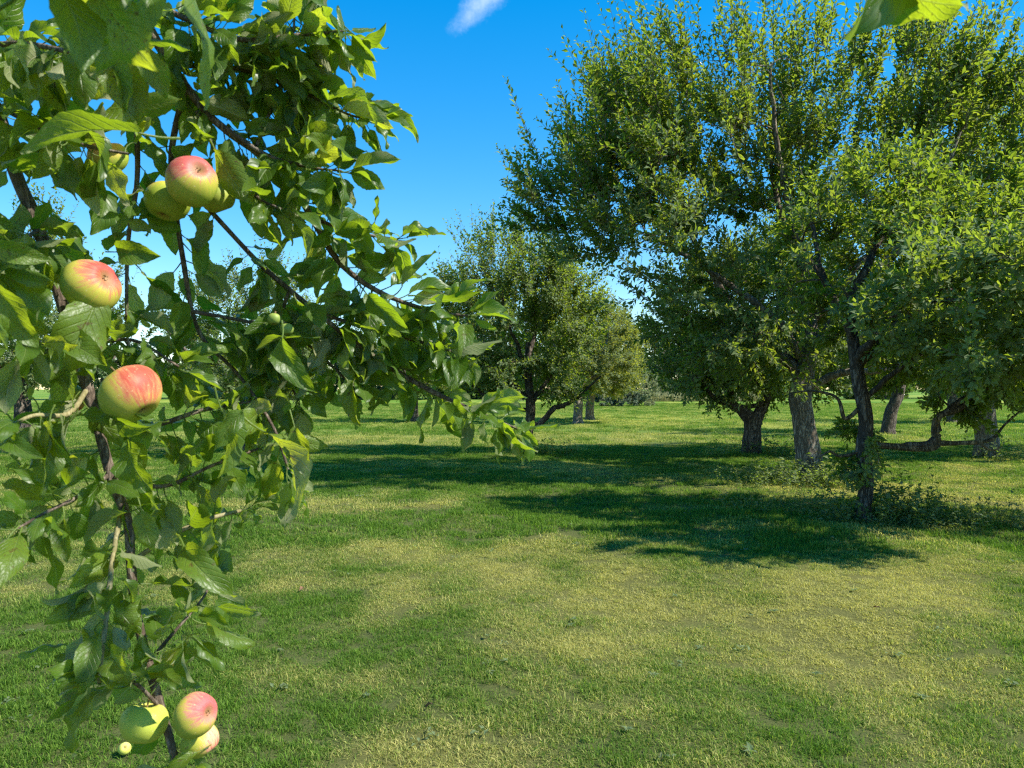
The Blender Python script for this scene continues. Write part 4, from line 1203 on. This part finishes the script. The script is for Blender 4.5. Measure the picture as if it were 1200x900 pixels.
DENS = dict(a=89, b=130, c=140, d=123, e=41, f=43, g=126, h=130, i=93, j=108, k=76, l=72, m=63, n=81, o=73, p=43, q=80, r=95, s=102, t=94, u=100, v=118, w=93, x=109, y=73, z=117)
for kx, p in paths.items():
    leafy(p, DENS[kx] * (.62 if kx == 'g' else 1.0), *((.040, .064) if kx in 'ghi' else (.044, .074)))
leafy(main, 38, t0=.02)
leafy(spur, 60)
for p in over: leafy(p, 85, .05, .085, cl=4)

# the largest in the picture stand as leaves of their own, the others are one part
def shown(l):
    b, m, L, s = l
    c = b + m[:, 0] * L * .5 - CAMP
    if c[1] < .1: return 0
    x = 600 + c[0] / c[1] * FPX; y = HZ - c[2] / c[1] * FPX
    return (L / c[1]) * (.5 + .5 * abs(np.dot(m[:, 2], unit(-c)))) * (1 if -30 < x < 1230 and -30 < y < 930 else .05)


LEAVES = LEAVES[:N_HERO] + [l for l in LEAVES[N_HERO:] if clear_of_fruit(l)]
LEAVES.sort(key=shown, reverse=True)
for b, m, L, s in LEAVES[:300]:
    o = link('leaf', SHAPES[s][0], None, near)
    M4 = Matrix.Identity(4)
    for r_ in range(3):
        for c_ in range(3): M4[r_][c_] = m[r_, c_] * L
        M4[r_][3] = b[r_] - T0[r_]
    o.matrix_local = M4
rest = LEAVES[300:]
print('near leaves', len(LEAVES))
if rest:
    Vs, Fs, Us, off = [], [], [], 0
    for b, m, L, s in rest:
        v = SHAPES[s][1] @ (m.T * L) + b - T0
        Vs.append(v); Fs.append(SHAPES[s][2] + off); Us.append(SHAPES[s][3]); off += len(v)
    link('leaves', mesh_from('leaves', np.concatenate(Vs), np.concatenate(Fs), True, np.concatenate(Us)), M_FLEAF, near, 'stuff')

# a thin crown over the rest of the near tree, behind and left of the view
rc = np.random.default_rng(91)
lp = [np.array([(*(hub + np.array(o_) * f), .06 * (1.1 - f)) for f in np.linspace(0, 1, 10)]) for o_ in ((-1.4, .2, 1.3), (-.6, -1.2, 1.4), (-.7, 1.3, 1.5), (-.2, .2, 1.9))]
w1, w2, LV = grow(rc, lp, [(-3.0, .6, 3.0, 1.3, 1.5, 1.0, 1.0), (-2.6, -.4, 3.2, 1.2, 1.1, .9, .6)], n_sec=90, n_shoot=420, lps=14, leaf_len=.09)
V, F = join([tubes(l[:, :3], l[:, 3], 8) for l in lp] + w1 + [w2])
part('limbs', V, F, M_BARK)
V, F = LV
link('crown', mesh_from('crown', V - T0, F, smooth=False), M_LEAF_NEAR, near)

# ------------------------------------------------------------------ apples
def apple_mesh(seed, squash=.88):
    r = np.random.default_rng(seed)
    nr, ns = 22, 32
    th = np.linspace(0, math.pi, nr)
    Vv = []
    lob = r.uniform(.010, .03); ph = r.uniform(0, 6); lean = r.normal(0, .06)
    for t in th:
        rad = math.sin(t) ** .92 * (1 + .06 * math.cos(t))
        z = math.cos(t) * squash
        z -= .40 * math.exp(-(math.sin(t) / .30) ** 2) * (1 if t < 1.57 else -.62)     # stalk hollow above, eye basin below
        for k in range(ns):
            a = 2 * math.pi * k / ns
            q = rad * (1 + lob * math.cos(5 * a + ph) * (.4 + .6 * abs(math.cos(t))) + lean * math.cos(a + ph))
            Vv.append((q * math.cos(a), q * math.sin(a), z + lean * .8 * q * math.sin(a)))
    Vv = np.array(Vv)
    i, k = np.meshgrid(np.arange(nr - 1), np.arange(ns), indexing='ij')
    k2 = (k + 1) % ns
    Fq = np.stack([i * ns + k, (i + 1) * ns + k, (i + 1) * ns + k2, i * ns + k2], -1).reshape(-1, 4)
    return Vv, Fq, squash


def apple(label, px, py, rpx, d, axis_, blush, amount, seed, eye=True, loc=None, rr=None, stem=True, **kw):
    """axis_: where the apple's eye (calyx) points, x right, y away, z up; blush: world direction of the red cheek."""
    c = P(px, py, d) if loc is None else np.asarray(loc, float)
    r = .88 * rpx * d / FPX if rr is None else rr
    V, F, sq = apple_mesh(seed)
    q = Vector(-np.asarray(unit(axis_))).to_track_quat('Z', 'Y')
    bl = q.inverted() @ Vector(blush).normalized()
    m = apple_mat('apple_skin', bl, amount, **kw)
    o = link('apple', mesh_from('apple', V * r, F), m)

    o.location = c; o.rotation_mode = 'QUATERNION'; o.rotation_quaternion = q
    tag(o, label, 'apple', 'apples on the near branch' if loc is None else None)
    rs = np.random.default_rng(seed + 7)
    if stem:
        a = rs.uniform(0, 6.28)
        p = smooth_path(np.array([(0, 0, .42 * r, .0011), (.05 * r * math.cos(a), .05 * r * math.sin(a), .8 * r, .0010), (.22 * r * math.cos(a), .22 * r * math.sin(a), 1.22 * r, .0015)]), 8)
        link('stem', mesh_from('stem', *tubes(p[:, :3], p[:, 3], 6)), M_STEM, o)
    n = 10
    an = np.arange(n) * 2.4 + rs.uniform(0, 6)
    b = np.stack([np.cos(an) * .035 * r, np.sin(an) * .035 * r, np.full(n, -.60 * r)], -1)
    dv = np.stack([np.cos(an) * .8, np.sin(an) * .8, -rs.uniform(.3, 1.0, n)], -1)
    LVa = leaf_tris(b, dv, np.stack([-np.cos(an), -np.sin(an), np.zeros(n) - .4], -1), rs.uniform(.10, .17, n) * r, np.full(n, .06 * r), .1, -.3)
    pip = tubes(np.array([(0, 0, -.50 * r), (0, 0, -.62 * r), (0, 0, -.66 * r)]), np.array([.06, .055, .015]) * r, 8)
    V2, F2 = join([LVa, pip])
    link('calyx', mesh_from('calyx', V2, F2, smooth=False), M_CALYX, o)
    return o


SB = np.array([.55, -.35, .75])
apple('rosy pink apple, topmost and front of the high cluster of three', 228, 212, 33, .93, (.50, -.72, .44), (.15, -.5, .85), .55, 201, pink=(.58, .23, .15), red=(.47, .085, .08))
apple('yellow-green apple tucked below the left of the rosy pink one', 197, 236, 29, .97, (-.2, -.3, -.9), (-.4, .3, .9), .05, 202)
apple('green apple half hidden behind the right of the rosy pink one', 256, 231, 23, 1.0, (.3, .3, -.9), (.8, .5, .5), .0, 203, ground=(.32, .38, .06), ripe=(.42, .44, .08))
apple('small apple with an orange cheek peeping through leaves near the top left', 124, 184, 25, .92, (0, .2, -1), (-.2, -.6, .75), .22, 204, ripe=(.62, .40, .09), pink=(.70, .36, .14))
apple('red-cheeked apple hanging right beside the dark main stem', 107, 332, 37, .91, (.93, -.38, .24), (.80, -.25, .55), .42, 205)
apple('large red and yellow apple hanging alone under the stem fork, lit from the right', 154, 461, 40, .90, (.55, -.1, -.75), (.70, -.40, .62), .40, 206, red=(.44, .065, .04), pink=(.56, .21, .10))
apple('yellow apple with a reddish underside half hidden behind the main stem', 80, 468, 22, .99, (.3, -.2, -.9), (.5, -.3, -.75), .15, 207)
apple('pink-shouldered apple on the right of the lowest cluster', 231, 835, 29, .92, (.88, -.35, .2), (.75, -.2, .65), .50, 208, pink=(.60, .25, .17), red=(.50, .10, .10))
apple('yellow apple with a pink edge at the very bottom of the lowest cluster', 237, 866, 24, .96, (.6, -.1, -.7), (.9, -.2, .1), .20, 209, pink=(.78, .40, .24))
apple('plain yellow-green apple on the left of the lowest cluster', 170, 846, 30, .93, (-.1, -.2, -1), (.2, .8, .4), -.1, 210, ground=(.44, .50, .07), ripe=(.58, .56, .10))
apple('small unripe green apple, left of the tiny pair among mid leaves', 321, 374, 9, 1.02, (0, -.2, -1), (.3, 0, .9), -.3, 212, ground=(.22, .30, .06), ripe=(.30, .36, .08))
apple('small unripe green apple, right of the tiny pair among mid leaves', 336, 386, 9, 1.02, (.2, -.2, -1), (.3, 0, .9), -.3, 213, ground=(.22, .30, .06), ripe=(.30, .36, .08))
gx_, gy_ = (147 - 600) / FPX * 2.97, 2.97
apple('small yellow windfall apple lying in the grass at the bottom edge', 0, 0, 0, 0, (.3, -.5, .4), (.2, .2, .9), -.3, 214, loc=(gx_, gy_, float(ground_z(gx_, gy_)) + .034), rr=.024, ground=(.55, .58, .10), ripe=(.66, .62, .16))

# ------------------------------------------------------------------ dead leaves on the lawn
for px, py, lab in ((507, 828, 'curled brown dead leaf in the middle of the near lawn'), (356, 692, 'brown dead leaf on the parched patch left of centre'), (1022, 723, 'brown dead leaf on the parched turf at the right')):
    d = EYE * FPX / (py - HZ); x = (px - 600) / FPX * d
    sh = SHAPES[int(rl.integers(0, 18))]
    me = mesh_from('dead_leaf', sh[1] * .055, sh[2], True, sh[3])
    o = link('dead_leaf', me, M_DEAD)
    o.location = (x, d, float(ground_z(x, d)) + .035); o.rotation_euler = (rl.uniform(-.4, .4), rl.uniform(-.4, .2), rl.uniform(0, 6.28))
    tag(o, lab, 'leaf')
